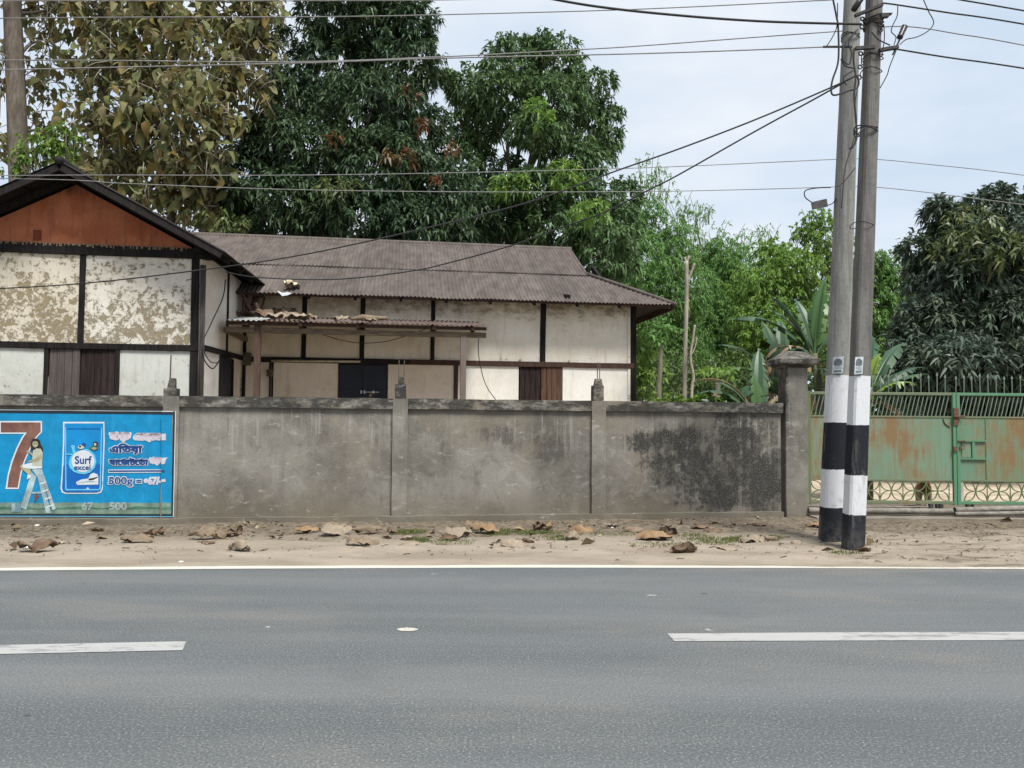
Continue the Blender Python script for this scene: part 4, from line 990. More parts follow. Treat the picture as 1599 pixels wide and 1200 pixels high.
# dark mango behind the house
Y1 = 24.0
lb = lobes_px([(560, -50, 110, 70), (555, 30, 85, 55), (635, 40, 50, 45), (625, 105, 70, 55), (520, 110, 75, 60), (460, 150, 55, 45, -1), (580, 175, 90, 60, -1), (415, 215, 60, 45, -2), (480, 245, 85, 60, -1.5),
               (640, 215, 70, 60), (590, 265, 90, 65, -1.5), (380, 290, 60, 55, -2), (450, 325, 95, 60, -2), (560, 340, 100, 55, -2), (680, 300, 70, 60, -1), (655, 360, 90, 50, -1.5), (425, 50, 26, 22), (428, 130, 24, 18), (360, 350, 55, 50, -1.5), (740, 350, 55, 50)], Y1)
mango_tree('mango_tree', 'tall dark green mango tree in the middle behind the brown roof', lb, (at(475, 600, Y1).x, Y1, 0), LEAF['mango'], 14, 14, 0.26, 0.075, 0.34, seed=3, bark=BARKD,
           extra=[(lobes_px([(640, 145, 12, 9, -2), (665, 195, 12, 9, -2), (600, 245, 14, 9, -3), (636, 248, 14, 9, -3), (700, 230, 14, 10, -2), (525, 220, 12, 9, -3), (690, 285, 10, 8, -2.5)], Y1), LEAF['red'], 7, 9),
                  (lobes_px([(525, 295, 30, 16, -3.5), (345, 345, 35, 16, -4)], Y1), LEAF['olive'], 9, 10)])
# rounder mango to its right
Y2 = 26.0
lb = lobes_px([(800, 95, 50, 38), (865, 95, 45, 40), (735, 140, 38, 35), (700, 125, 18, 14), (790, 150, 60, 45, -1), (870, 165, 60, 45, -1), (925, 140, 38, 34), (930, 215, 42, 40), (740, 205, 45, 42), (840, 205, 45, 35, -2), (895, 255, 55, 40, -1),
               (780, 275, 45, 35), (720, 270, 35, 40, -1), (830, 300, 60, 35, -2), (900, 310, 45, 35, -2), (780, 345, 60, 45, -1), (870, 365, 70, 40, -2), (945, 350, 55, 55, -1), (975, 310, 32, 28), (940, 395, 60, 50, -3), (840, 70, 25, 18), (950, 178, 20, 14)], Y2)
mango_tree('mango_tree', 'round mid green mango tree with sky gaps right of the tallest one', lb, (at(780, 600, Y2).x, Y2, 0), LEAF['mango2'], 14, 13, 0.26, 0.08, 0.36, seed=5,
           extra=[(lobes_px([(840, 180, 22, 22, -3), (880, 275, 30, 20, -3), (920, 330, 30, 16, -4), (800, 290, 30, 16, -3)], Y2), LEAF['light'], 9, 10)])
# big mango at the right behind the gate
Y3 = 20.0
lb = lobes_px([(1560, 335, 55, 40), (1500, 380, 50, 38), (1468, 335, 28, 26), (1440, 390, 30, 24), (1590, 400, 70, 55, -1), (1520, 440, 65, 45, -1), (1450, 440, 38, 35), (1470, 500, 60, 45, -1), (1560, 500, 75, 55, -1.5), (1640, 460, 80, 80),
               (1430, 545, 45, 40, -1), (1500, 565, 75, 45, -2), (1590, 580, 80, 50, -2), (1690, 560, 70, 70), (1660, 360, 80, 60), (1440, 600, 55, 35, -1.5), (1530, 630, 90, 45, -1), (1720, 650, 90, 50, -1), (1620, 650, 80, 45, -1)], Y3)
mango_tree('mango_tree', 'big dull green mango tree rising behind the gate at the right', lb, (at(1580, 600, Y3).x, Y3, 0), LEAF['mangoR'], 24, 15, 0.27, 0.07, 0.30, seed=8, bark=BARKD, droop=0.35, spread=1.05,
           extra=[(lobes_px([(1510, 350, 40, 25, -1.2), (1545, 385, 55, 30, -1.7), (1590, 405, 45, 30, -2.2), (1480, 395, 25, 20, -1)], Y3), LEAF['olive'], 7, 11)])
# teaks at the left
def tprof(u): return (math.sin(math.pi * min(1, u * 1.02) ** 0.85) ** 0.75) if 0 < u < 1 else 0.06
tk = [strip_leaf(5, 1.0, 0.62, tprof, c, f, w, p) for c, f, w, p in ((0.35, 0.25, 0.03, 0), (0.7, 0.55, 0.05, 1), (0.2, 0.7, 0.06, 2), (0.95, 0.35, 0.045, 3))]
tk_mesh = []
for V, Q in tk:
    m = mesh_np('leaf', V, Q, LEAF['teak_one'], True); tk_mesh.append(m)
def teak(label, trunk_pts, r_a, r_b, lobes, Y, dens, singles, seed=0, ln=0.31):
    rs = random.Random(seed); base = at(trunk_pts[0][0], 640, Y); base.z = 0
    t = thing('teak_tree', label, 'tree', base, 'teak trees with large browning leaves')
    pts = [base] + [at(px, py, Y) for px, py in trunk_pts]; P = spline(pts, 6); mb = MB()
    mb.tube(P, [r_a + (r_b - r_a) * i / (len(P) - 1) for i in range(len(P))], 10); mb.build('trunk', BARK, t, smooth=True)
    mb = MB()
    for c, r in lobes:
        c = Vector(c); s0 = min(P, key=lambda q: abs(q.z - (c.z - 0.8))); ms = s0.lerp(c, .5) + Vector((0, 0, rs.uniform(-.1, .3)))
        mb.tube(spline([s0, ms, c], 4), [0.06, .055, .05, .045, .04, .035, .03, .026, .02], 6)
        for q in range(7):
            d = Vector((rs.gauss(0, 1), rs.gauss(0, 1), rs.gauss(0, .8))).normalized(); e = c + Vector((d.x * r[0], d.y * r[1], d.z * r[2])) * 0.95
            mb.tube(spline([c, c.lerp(e, .5) + Vector((0, 0, .12)), e], 3), [.02, .018, .016, .014, .012, .01, .008], 5)
    mb.build('limb', BARK, t, smooth=True)
    mb = MB()
    for c, r in lobes:
        for q in range(20):
            d = Vector((rs.gauss(0, 1), rs.gauss(-.7, .8), rs.gauss(0, 1))).normalized(); e = Vector(c) + Vector((d.x * r[0], d.y * r[1], d.z * r[2])) * rs.uniform(.5, 1.0); f_ = e + Vector((rs.gauss(0, .35), rs.gauss(0, .2), rs.gauss(-.25, .35)))
            mb.tube([e, e.lerp(f_, .5) + Vector((0, 0, .05)), f_], [.014, .011, .007], 4)
    mb.build('twig', BARKP, t, smooth=True, kind='stuff')
    Pc, D = clump_points(lobes, dens * 0.95, 0.9, lumps=8.0); n = len(Pc); per = 5; idx = np.repeat(np.arange(n), per)
    d = unit(D[idx] * 0.35 + RNG.normal(size=(n * per, 3)) * np.array([0.8, 0.8, 0.6]) + np.array([0, 0, -0.5])); p = Pc[idx] + RNG.normal(size=(n * per, 3)) * 0.14
    l = ln * (0.35 + 0.8 * RNG.random(n * per) ** 1.3); k = RNG.integers(0, 4, n * per)
    V, Q = merge([scatter_leaf(tk[i][0], tk[i][1], p[k == i], d[k == i], l[k == i]) for i in range(4)])
    m = mesh_np('crown', V, Q, LEAF['teak'], True); link(bpy.data.objects.new('crown', m), t)
    for i in range(singles):
        c, r = lobes[rs.randrange(len(lobes))]; dd = Vector((rs.gauss(0, 1), -abs(rs.gauss(0.7, .7)), rs.gauss(0, 1))).normalized()
        q = Vector(c) + Vector((dd.x * r[0], dd.y * r[1], dd.z * r[2])) * rs.uniform(.85, 1.05)
        s = ln * rs.uniform(0.8, 1.45)
        inst('leaf', tk_mesh[rs.randrange(4)], t, q, (rs.uniform(-.6, .6), rs.uniform(.5, 1.5), rs.uniform(0, 6.28)), (s, s, s))
    return t
YT = 20.0
teak('thick grey teak trunk with brown leaves at the far left edge', [(34, 420), (29, 250), (24, 120), (18, -30), (16, -200)], 0.27, 0.20,
     lobes_px([(75, 70, 42, 40, 1), (-10, 110, 26, 60), (65, 140, 40, 42, 1.5), (60, 10, 40, 30, 1), (-5, 225, 18, 45), (70, 200, 36, 26, 2), (30, -60, 90, 50), (-60, 60, 60, 80), (95, 10, 36, 36, 1)], YT), YT, 3.0, 60, 2, 0.30)
teak('teak with olive leaves second from the left edge above the gable', [(168, 420), (166, 250), (165, 100), (170, -60)], 0.13, 0.09,
     lobes_px([(150, 30, 55, 45), (185, 90, 50, 45, -.5), (140, 105, 40, 45), (150, 190, 55, 45), (205, 170, 45, 45, -1), (180, 250, 60, 45), (120, 265, 35, 30, 1), (175, -40, 80, 50), (190, 310, 55, 40)], YT + 1), YT + 1, 7.5, 90, 4)
teak('teak with bare mid trunk and hanging leaves over the roof valley', [(268, 400), (262, 270), (245, 150), (240, 20), (240, -100)], 0.13, 0.09,
     lobes_px([(240, 20, 60, 50), (290, 60, 50, 50, -.5), (235, 110, 50, 50), (290, 150, 55, 50, -1), (240, 210, 55, 45), (295, 240, 55, 45, -.5), (255, 290, 55, 45), (300, 315, 45, 40), (250, -50, 80, 50)], YT + 0.5), YT + 0.5, 7.5, 110, 5)
teak('leaning teak with yellowing leaves beside the dark mango', [(318, 420), (330, 250), (356, 150), (392, 60), (412, -10), (420, -100)], 0.15, 0.10,
     lobes_px([(350, 40, 50, 50), (400, 70, 42, 42), (345, 120, 45, 45, -.5), (395, 140, 34, 34), (340, 190, 40, 40, -1), (410, 195, 28, 22, 1), (330, 250, 36, 36, -1), (405, 10, 48, 38), (370, -50, 70, 40)], YT + 1), YT + 1, 7.0, 100, 6)
# small bright tree behind the gable ridge
lb = lobes_px([(75, 225, 34, 24), (100, 215, 26, 20), (50, 240, 26, 20), (100, 250, 24, 18), (30, 265, 22, 14)], 18.4)
mango_tree('sapling', 'small bright green leafy tree just above the gable ridge', lb, (at(75, 600, 18.4).x, 18.4, 0), LEAF['bright'], 17, 7, 0.16, 0.075, 0.06, seed=12, shell=0.7)
# bamboo and light trees to the right of the house
def bamboo(label, lobes, base, mat, dens, culms, seed, per=11, group='bamboo and feathery trees behind the wall', ln=0.21, wd=0.052, sprays=None):
    rs = random.Random(seed); t = thing('bamboo_clump', label, 'bamboo', base, group)
    CM = M.setdefault('culm', plain('bamboo_culm', (0.16, 0.20, 0.09), 0.6, 0.3, 6))
    for c, r in (lobes * 3)[:culms]:
        b = Vector((base[0] + rs.uniform(-.7, .7), base[1] + rs.uniform(-.5, .5), 0)); e = Vector((c[0] + rs.uniform(-.5, .5) * r[0], c[1], c[2] + r[2] * 0.8))
        P = spline([b, b.lerp(e, .5) + Vector((0, 0, 1.0)), e], 6); mb = MB(); mb.tube(P, [max(0.006, 0.04 * (1 - i / len(P))) for i in range(len(P))], 6); mb.build('culm', CM, t, smooth=True)
    P, D = clump_points(lobes, dens, 0.75); V, Q = rosettes(P, D, per, ln, wd, 1.1, 0.45, -0.1)
    m = mesh_np('foliage', V, Q, mat); link(bpy.data.objects.new('foliage', m), t)
    if sprays:
        mb = MB()
        for c, r in sprays:
            for q in range(7):
                b = Vector(c) + Vector((rs.gauss(0, .25) * r[0], rs.gauss(0, .3), -r[2] * 1.5)); e = Vector(c) + Vector((rs.uniform(-1, 1) * r[0], rs.gauss(0, .4), rs.uniform(.2, 1.05) * r[2])); mb.tube(spline([b, b.lerp(e, .6) + Vector((0, 0, .2)), e], 4), [.016, .015, .014, .012, .011, .010, .009, .008, .006], 4)
        mb.build('thin_culm', CM, t, smooth=True, kind='stuff'); P, D = clump_points(sprays, 4.2, 0.95, lumps=9); V, Q = rosettes(P, D, 7, ln, wd, 1.1, 0.45, -0.1); link(bpy.data.objects.new('foliage', mesh_np('foliage', V, Q, mat)), t)
    return t
YB = 30.0
bamboo('feathery bamboo clump with thin pale top beside the roof end', lobes_px([(1005, 350, 38, 45, -1), (1050, 395, 45, 52, -1), (995, 430, 45, 70, -2), (1060, 460, 55, 60, -2), (1010, 520, 60, 70, -2), (1060, 570, 60, 60, -2)], YB), (at(1040, 600, YB).x, YB, 0), LEAF['bamboo'], 22, 12, 21, sprays=lobes_px([(1012, 272, 30, 30), (1038, 295, 22, 26), (1085, 345, 24, 34), (1060, 335, 26, 34), (1105, 330, 12, 14)], YB))
bamboo('light green bamboo clump behind the tall bare stems', lobes_px([(1120, 410, 40, 40), (1150, 440, 50, 50, -1), (1110, 480, 50, 55, -1), (1140, 530, 60, 60, -2), (1130, 590, 60, 50, -2)], YB + 2), (at(1130, 600, YB + 2).x, YB + 2, 0), LEAF['bamboo'], 27, 8, 22, sprays=lobes_px([(1125, 372, 36, 26), (1165, 385, 34, 28), (1100, 400, 30, 28), (1195, 365, 22, 20)], YB + 2))
lb = lobes_px([(1210, 400, 36, 26), (1240, 420, 45, 40, -1), (1190, 450, 55, 45, -1), (1250, 470, 45, 40, -1), (1200, 510, 60, 50, -2), (1255, 530, 60, 50, -2), (1180, 570, 55, 50, -2)], 28)
mango_tree('leafy_tree', 'yellow-green small-leaved tree behind the banana plants', lb, (at(1205, 600, 28).x, 28, 0), LEAF['light'], 24, 13, 0.16, 0.065, 0.16, seed=14, shell=0.8, group='light green trees behind the bananas')
lb = lobes_px([(1275, 345, 28, 20), (1255, 365, 24, 18), (1290, 375, 40, 30), (1300, 420, 45, 40), (1310, 480, 50, 45, -1), (1300, 540, 55, 50, -1), (1330, 420, 26, 30)], 31)
mango_tree('leafy_tree', 'pale thin-crowned tree rising beside the concrete poles', lb, (at(1290, 600, 31).x, 31, 0), LEAF['light'], 13, 12, 0.17, 0.07, 0.16, seed=15, shell=0.85, group='light green trees behind the bananas')
lb = lobes_px([(1375, 410, 26, 20), (1385, 440, 45, 32), (1410, 480, 45, 40), (1365, 490, 40, 45), (1390, 540, 55, 50), (1420, 590, 60, 45)], 33)
mango_tree('leafy_tree', 'distant pale green tree between the poles and the right mango', lb, (at(1390, 600, 33).x, 33, 0), LEAF['bamboo'], 20, 12, 0.2, 0.07, 0.16, seed=16, shell=0.85, group='light green trees behind the bananas')
# the wood beyond, one mass
P = []; n = 8000
X = RNG.uniform(-45, 60, n); Yw = RNG.uniform(40, 52, n); hgt = 7.6 + 2.4 * np.array([mnoise.noise(Vector((x * 0.16, 3, 0))) for x in X])
P = np.stack([X, Yw, np.clip(RNG.random(n) ** 0.7, 0.04, 1) * hgt], 1)
V, Q = rosettes(P, unit(RNG.normal(size=(n, 3))), 14, 0.40, 0.18, 1.0, 0.2, jit=1.0)
m = mesh_np('far_wood', V, Q, LEAF['under']); o = link(bpy.data.objects.new('far_wood', m)); tag(o, 'far green wood beyond the yard seen through gaps', 'wood', kind='stuff')
# undergrowth right behind the wall
def bush(name, label, lobes, base, mat, dens, per, ln, wd, cat='shrub', shell=0.7, stem=0.02, seed=0, group=None):
    rs = random.Random(seed); t = thing(name, label, cat, base, group); mb = MB()
    for c, r in lobes:
        for q in range(3):
            e = Vector(c) + Vector((rs.uniform(-.7, .7) * r[0], rs.uniform(-.7, .7) * r[1], rs.uniform(0, .8) * r[2])); b = Vector(base) + Vector((rs.uniform(-.2, .2), rs.uniform(-.2, .2), 0))
            mb.tube(spline([b, b.lerp(e, .55) + Vector((0, 0, .15)), e], 4), [max(.005, stem * (1 - i / 10)) for i in range(9)], 5)
    mb.build('stem', BARK, t, smooth=True); P, D = clump_points(lobes, dens, shell); V, Q = rosettes(P, D, per, ln, wd, 1.0, 0.3)
    m = mesh_np('foliage', V, Q, mat); link(bpy.data.objects.new('foliage', m), t); return t
bush('shrub', 'leafy pale green shrub against the end of the house', lobes_px([(1008, 545, 22, 40), (1015, 590, 28, 40), (1000, 610, 22, 30)], 17.8), (at(1010, 600, 17.8).x, 17.8, 0), LEAF['light'], 17, 7, 0.15, 0.055, seed=1)
bush('shrub', 'dark shrub in shade behind the thin bare stems', lobes_px([(1060, 590, 50, 45), (1110, 600, 50, 40), (1150, 590, 40, 40)], 21), (at(1090, 600, 21).x, 21, 0), LEAF['under'], 12, 9, 0.17, 0.06, seed=2)
bush('creeper', 'low heap of creeper leaves just over the wall top', lobes_px([(1060, 632, 35, 14), (1100, 630, 40, 12), (1135, 634, 30, 10)], 13.6), (at(1100, 640, 13.6).x, 13.6, 0), LEAF['bright'], 45, 6, 0.10, 0.07, 'creeper', seed=3)
bush('shrub', 'dark low bush added to fill the dark area beyond the right gate leaf', lobes_px([(1560, 752, 48, 24), (1620, 752, 50, 26), (1530, 745, 25, 20)], 19.0), (at(1570, 780, 19.0).x, 19.0, 0), LEAF['mango'], 30, 9, 0.12, 0.05, seed=4)  # added bush that makes the dark area beyond this gate leaf
bush('shrub', 'tangled undergrowth behind the upper bars of the gate', lobes_px([(1290, 640, 40, 40), (1370, 640, 45, 40), (1440, 645, 50, 40), (1510, 645, 50, 40), (1590, 645, 50, 40)], 20.5), (at(1440, 700, 20.5).x, 20.5, 0), LEAF['under'], 17, 8, 0.16, 0.06, seed=5)
# bare thin stems and papaya
def stem_tree(name, label, pts, Y, r_a, r_b, crown=None, mat=None, cat='tree', group=None, leafm=None, arms=()):
    b = at(pts[0][0], 640, Y); b.z = 0; t = thing(name, label, cat, b, group); P = spline([b] + [at(x, y, Y) for x, y in pts], 6)
    mb = MB(); mb.tube(P, [r_a + (r_b - r_a) * i / (len(P) - 1) for i in range(len(P))], 8)
    for a in arms: mb.tube(spline([at(x, y, Y) for x, y in a], 4), 0.6 * r_b, 6)
    mb.build('trunk', mat or BARKP, t, smooth=True)
    if crown:
        lb = lobes_px(crown, Y); Pc, D = clump_points(lb, 22, 0.8); V, Q = rosettes(Pc, D, 6, 0.16, 0.07, 1.0, 0.3); link(bpy.data.objects.new('crown', mesh_np('crown', V, Q, leafm or LEAF['light'])), t)
    return t
stem_tree('bare_stem', 'tall straight pale bare stem, tallest behind the wall', [(1069, 620), (1070, 540), (1072, 470), (1072, 408)], 17.5, 0.060, 0.045, None, arms=[[(1073, 440), (1080, 425), (1084, 412)], [(1072, 412), (1069, 402)], [(1072, 412), (1076, 400)]], group='thin pale stems behind the wall')
stem_tree('bare_stem', 'crooked pale bare stem, shorter, close beside the tallest', [(1080, 618), (1083, 590), (1078, 560), (1082, 530), (1085, 508)], 17.3, 0.040, 0.025, None, arms=[[(1080, 555), (1086, 540), (1088, 528)]], group='thin pale stems behind the wall')
stem_tree('papaya_tree', 'slim papaya tree with a tuft of leaves near the house end', [(1029, 622), (1031, 580), (1032, 535)], 16.5, 0.055, 0.045, [(1018, 520, 14, 9), (1034, 512, 14, 9), (1048, 518, 13, 9), (1030, 530, 20, 8)], mat_bark('papaya_bark', (0.12, 0.115, 0.085), (0.22, 0.20, 0.15)), cat='tree', leafm=LEAF['bamboo'])
stem_tree('papaya_tree', 'short papaya with sparse leaves behind wall beside the banana', [(1121, 620), (1121, 598)], 14.6, 0.05, 0.045, [(1105, 582, 16, 8), (1122, 576, 16, 8), (1140, 584, 14, 8)], leafm=LEAF['light'])
# bananas
def bprof(u): return min(1.0, (u * 7) ** 0.7) * (1 - max(0, (u - 0.55) / 0.45) ** 2.2) if u > 0.0 else 0.06
BAN = {k: mat_leaf('banana_leaf_' + k, c, 0.42, 0.35, 0.45, per='object') for k, c in (('dark', [(0.032, 0.080, 0.048), (0.050, 0.110, 0.058)]), ('green', [(0.065, 0.140, 0.048), (0.085, 0.170, 0.055)]), ('yellow', [(0.17, 0.27, 0.035), (0.22, 0.31, 0.05)]), ('dry', [(0.20, 0.14, 0.085), (0.28, 0.20, 0.12)]))}
def banana_leaf(t, base, az, el, ln, wd, curl, mat, seed, roll=0.0, dry_tip=False):
    """a paddle leaf on its stalk, split along the side veins; az is the heading in degrees (0 = right, 90 = away)"""
    rs = random.Random(seed); a = R(az); e = R(el); K = 22
    mid = []; p = Vector(base); ang = e; st = ln * 1.18 / (K + 4)
    for i in range(K + 5):
        mid.append(p.copy()); d = Vector((math.cos(a) * math.cos(ang), math.sin(a) * math.cos(ang), math.sin(ang))); p = p + d * st; ang -= R(curl) / (K + 4) * (0.4 + 1.4 * i / K)
    side0 = Vector((-math.sin(a), math.cos(a), 0))
    mb = MB(); mb.tube(mid, [max(0.005, 0.022 * (1 - i / (K + 5))) for i in range(K + 5)], 5)
    V, Q = [], []
    stations = mid[4:]
    for sgn in (-1, 1):
        i = 0
        while i < len(stations) - 1:
            m_ = rs.choice((1, 2, 2, 3, 4, 5)); j1 = min(i + m_, len(stations) - 1)
            dr_ = rs.uniform(0.0, 0.25) if rs.random() < 0.55 else rs.uniform(0.3, 0.9); sh = rs.uniform(0.85, 1.05); rows = []
            for q in range(i, j1 + 1):
                A = stations[q]; t_ = (stations[min(q + 1, len(stations) - 1)] - stations[max(q - 1, 0)]).normalized()
                sd = (side0 * math.cos(roll) + t_.cross(side0) * math.sin(roll)).normalized(); upv = sd.cross(t_); upv = -upv if upv.z < 0 else upv
                w_ = wd / 2 * bprof(q / K) * sh; notch = (0.10 if q == i else -0.10 if q == j1 else 0) * wd
                mid_ = A + sd * (sgn * w_ * 0.5) + upv * (w_ * 0.16) + t_ * (0.05 * wd); out_ = A + sd * (sgn * w_) + upv * (w_ * 0.16) + t_ * (0.11 * wd + notch) + Vector((0, 0, -w_ * dr_))
                rows.append((A, mid_, out_))
            for (A, B_2, C_), (A2, B2, C2_) in zip(rows, rows[1:]): mb.quad(A, A2, B2, B_2); mb.quad(B_2, B2, C2_, C_)
            i = j1
    o = mb.build('leaf', BAN[mat], t, smooth=False, fix=False)
    return o
def banana(label, px, Y, hz, r, specs, dry=(), group='banana plants behind the wall', foot=None):
    b = at(px, 640, Y); b.z = 0; ft = at(foot or px, 640, Y); ft.z = 0; t = thing('banana_plant', label, 'banana plant', b, group); mb = MB()
    mb.tube([ft, ft.lerp(b, .6) + Vector((0.02, 0, hz * 0.5)), b + Vector((0, 0, hz))], [r, r * 0.85, r * 0.55], 10); mb.build('trunk', mat_bark('banana_stalk', (0.055, 0.062, 0.035), (0.13, 0.13, 0.075)), t, smooth=True)
    for i, s in enumerate(specs): banana_leaf(t, b + Vector((0, 0, hz - 0.05 - 0.02 * i)), *s, seed=i + px)
    for i, (az, el, ln, wd, cu) in enumerate(dry): banana_leaf(t, b + Vector((0, 0, hz - 0.12)), az, el, ln, wd, cu, 'dry', seed=90 + i + px)
    return t
banana('tall banana plant with dark torn leaves between pillar and poles', 1272, 14.6, 2.75, 0.11,
       [(35, 84, 1.35, 0.36, 18, 'green'), (150, 62, 1.15, 0.34, 30, 'dark'), (165, 52, 1.55, 0.32, 58, 'dark'), (110, 80, 1.15, 0.36, 30, 'dark'), (20, 62, 1.0, 0.38, 70, 'dark'), (-30, 45, 0.9, 0.36, 110, 'dark'), (200, 45, 0.9, 0.36, 130, 'dark'), (55, 74, 1.5, 0.38, 30, 'green'), (-60, 20, 0.8, 0.36, 110, 'dark'), (178, 72, 1.35, 0.30, 30, 'dark')],
       [(185, 38, 1.0, 0.22, 165), (200, 30, 1.1, 0.2, 160), (172, 28, 0.9, 0.24, 150), (190, 20, 1.2, 0.16, 120), (-20, -30, 0.9, 0.22, 60), (178, 45, 1.25, 0.16, 170), (210, 35, 0.9, 0.16, 170), (220, -30, 0.9, 0.2, 50), (168, 66, 1.25, 0.10, 22), (183, 15, 1.0, 0.14, 110), (195, 48, 1.1, 0.14, 190)], foot=1304)
banana('broad-leaved dark banana plant just left of the gate pillar top', 1222, 15.2, 2.05, 0.10,
       [(120, 82, 1.35, 0.42, 25, 'dark'), (165, 62, 1.45, 0.42, 55, 'dark'), (185, 48, 1.35, 0.40, 80, 'green'), (40, 66, 1.35, 0.42, 50, 'dark'), (10, 50, 1.2, 0.40, 80, 'dark'), (75, 80, 1.5, 0.40, 25, 'dark'), (205, 35, 1.1, 0.38, 90, 'dark'), (-20, 40, 1.0, 0.40, 100, 'dark'), (230, 60, 1.0, 0.36, 110, 'green')],
       [(175, 30, 1.1, 0.22, 150), (160, 45, 1.2, 0.2, 170), (20, 35, 1.0, 0.22, 150), (195, 20, 1.0, 0.18, 110)])
banana('short banana plant with an upright leaf against wall top', 1184, 13.6, 1.35, 0.08,
       [(110, 88, 0.85, 0.28, 12, 'green'), (70, 80, 1.35, 0.34, 20, 'dark'), (10, 30, 0.9, 0.30, 70, 'dark'), (178, 45, 1.25, 0.30, 50, 'dark'), (195, 62, 1.3, 0.28, 75, 'dark'), (-10, 55, 0.8, 0.30, 60, 'dark'), (150, 75, 1.2, 0.3, 60, 'dark')],
       [(150, 70, 1.2, 0.22, 90), (60, 60, 1.2, 0.2, 110), (190, 55, 1.1, 0.2, 140), (30, 70, 1.3, 0.24, 110), (175, 78, 1.5, 0.2, 100)])
banana('bright yellow-green banana plant just right of the poles', 1354, 13.9, 1.95, 0.09,
       [(25, 78, 0.75, 0.32, 25, 'yellow'), (40, 50, 1.15, 0.30, 30, 'green'), (8, 34, 1.15, 0.28, 30, 'dark'), (60, 66, 1.5, 0.34, 40, 'dark'), (95, 75, 1.4, 0.32, 40, 'dark'), (-12, 48, 0.8, 0.30, 60, 'yellow'), (170, 60, 1.0, 0.34, 60, 'dark'), (35, 60, 1.65, 0.34, 45, 'dark'), (20, 45, 1.4, 0.3, 40, 'dark')],
       [(10, 0, 0.8, 0.2, 80), (170, 0, 0.8, 0.2, 90)])

# ------------------------------------------------------------------ poles and wires
def mat_pole(name, bands, body, z_edges):
    """bare concrete above, painted bands below; z_edges from the top of the paint down"""
    g = G(name, 0.85, 0.2); o = g.xyz(); n = g.noise(12, 7, 0.7); f = g.noise(60, 5, 0.75); st = g.noise(2.2, 8, 0.75, g.co((7, 7, 0.5)))
    c = g.mix(g.step(st, 0.38, 0.62), tuple(x * 0.62 for x in body), body); c = g.mix(g.step(f, 0.56, 0.68, 0, 0.45), c, tuple(x * 1.5 for x in body)); c = g.mix(g.step(f, 0.44, 0.32, 0, 0.5), c, tuple(x * 0.45 for x in body))
    mo = g.noise(20, 7, 0.78); c = g.mix(g.step(mo, 0.52, 0.66, 0, 0.55), c, tuple(x * 0.45 for x in body)); c = g.mix(g.step(mo, 0.42, 0.30, 0, 0.45), c, tuple(x * 1.35 for x in body))
    z = g.math('ADD', o[2], g.math('MULTIPLY', g.math('SUBTRACT', n, 0.5), 0.035))
    for ze, k in zip(z_edges, bands):
        if k == 'w': pc = g.mix(g.step(n, 0.54, 0.70, 0, 0.55), (0.55, 0.56, 0.58), (0.30, 0.295, 0.28))
        else: pc = g.mix(g.step(f, 0.58, 0.72, 0, 0.35), (0.013, 0.015, 0.020), (0.10, 0.10, 0.10))
        c = g.mix(g.step(z, ze + 0.004, ze - 0.004), c, pc)
    sm = g.noise(2.2, 7, 0.72, g.co((3, 3, 0.45))); pm_ = g.step(o[2], z_edges[0] + 0.01, z_edges[0] - 0.02); c = g.mix(g.math('MULTIPLY', pm_, g.step(sm, 0.52, 0.66, 0, 0.45)), c, (0.20, 0.185, 0.16)); c = g.mix(g.math('MULTIPLY', pm_, g.step(g.noise(26, 5, 0.75), 0.64, 0.70, 0, 0.7)), c, (0.16, 0.155, 0.145))
    low = g.step(z, 0.42, 0.0); c = g.mix(g.math('MULTIPLY', low, g.step(n, 0.35, 0.6, 0, 0.5)), c, (0.12, 0.115, 0.105))
    g.col(c); g.bump(g.math('ADD', g.math('MULTIPLY', f, 0.5), st), 0.5, 0.01); return g.m
def pole(label, base_px, top_px, Y, wb, db, wt, dt, bands, zed, body, seed):
    b = ground(*base_px); b.z = -0.1; q = at(*top_px, Y); d = (q - b); k = (8.6 - b.z) / d.z; tp = b + d * k
    t = thing('utility_pole', label, 'utility pole', (b.x, b.y, 0), 'two concrete poles standing together')
    mb = MB(); rings = []
    for i in range(25):
        u = i / 24; c = b.lerp(tp, u); w = (wb + (wt - wb) * u) / 2; dd = (db + (dt - db) * u) / 2; ch = 0.022
        ring = [(-w + ch, -dd), (w - ch, -dd), (w, -dd + ch), (w, dd - ch), (w - ch, dd), (-w + ch, dd), (-w, dd - ch), (-w, -dd + ch)]
        rings.append([c + Vector((x + 0.004 * mnoise.noise(Vector((x * 9, i * .9, seed))), y, 0)) for x, y in ring])
    mb.loft(rings); mb.build('pole_shaft', mat_pole('pole_paint', bands, body, zed), t)
    return t, b, tp
def pz(px, py, Y): return at(px, py, Y).z
YL, YRp = ground(1295, 850).y, ground(1326, 862).y
poleL, bL, tL = pole('grey concrete electric pole, left of the pair, striped black and white', (1297, 850), (1331, 0), YL, 0.255, 0.20, 0.15, 0.13, 'wbwb', [pz(1308, 587, YL), pz(1303, 660, YL), pz(1300, 733, YL), pz(1296, 792, YL)], (0.255, 0.258, 0.243), 2)
poleR, bR, tR = pole('darker concrete electric pole, right of the pair, nearer the road', (1331, 862), (1365, 0), YRp, 0.20, 0.21, 0.12, 0.16, 'wbwb', [pz(1340, 588, YRp), pz(1334, 664, YRp), pz(1330, 742, YRp), pz(1327, 803, YRp)], (0.150, 0.146, 0.138), 5)
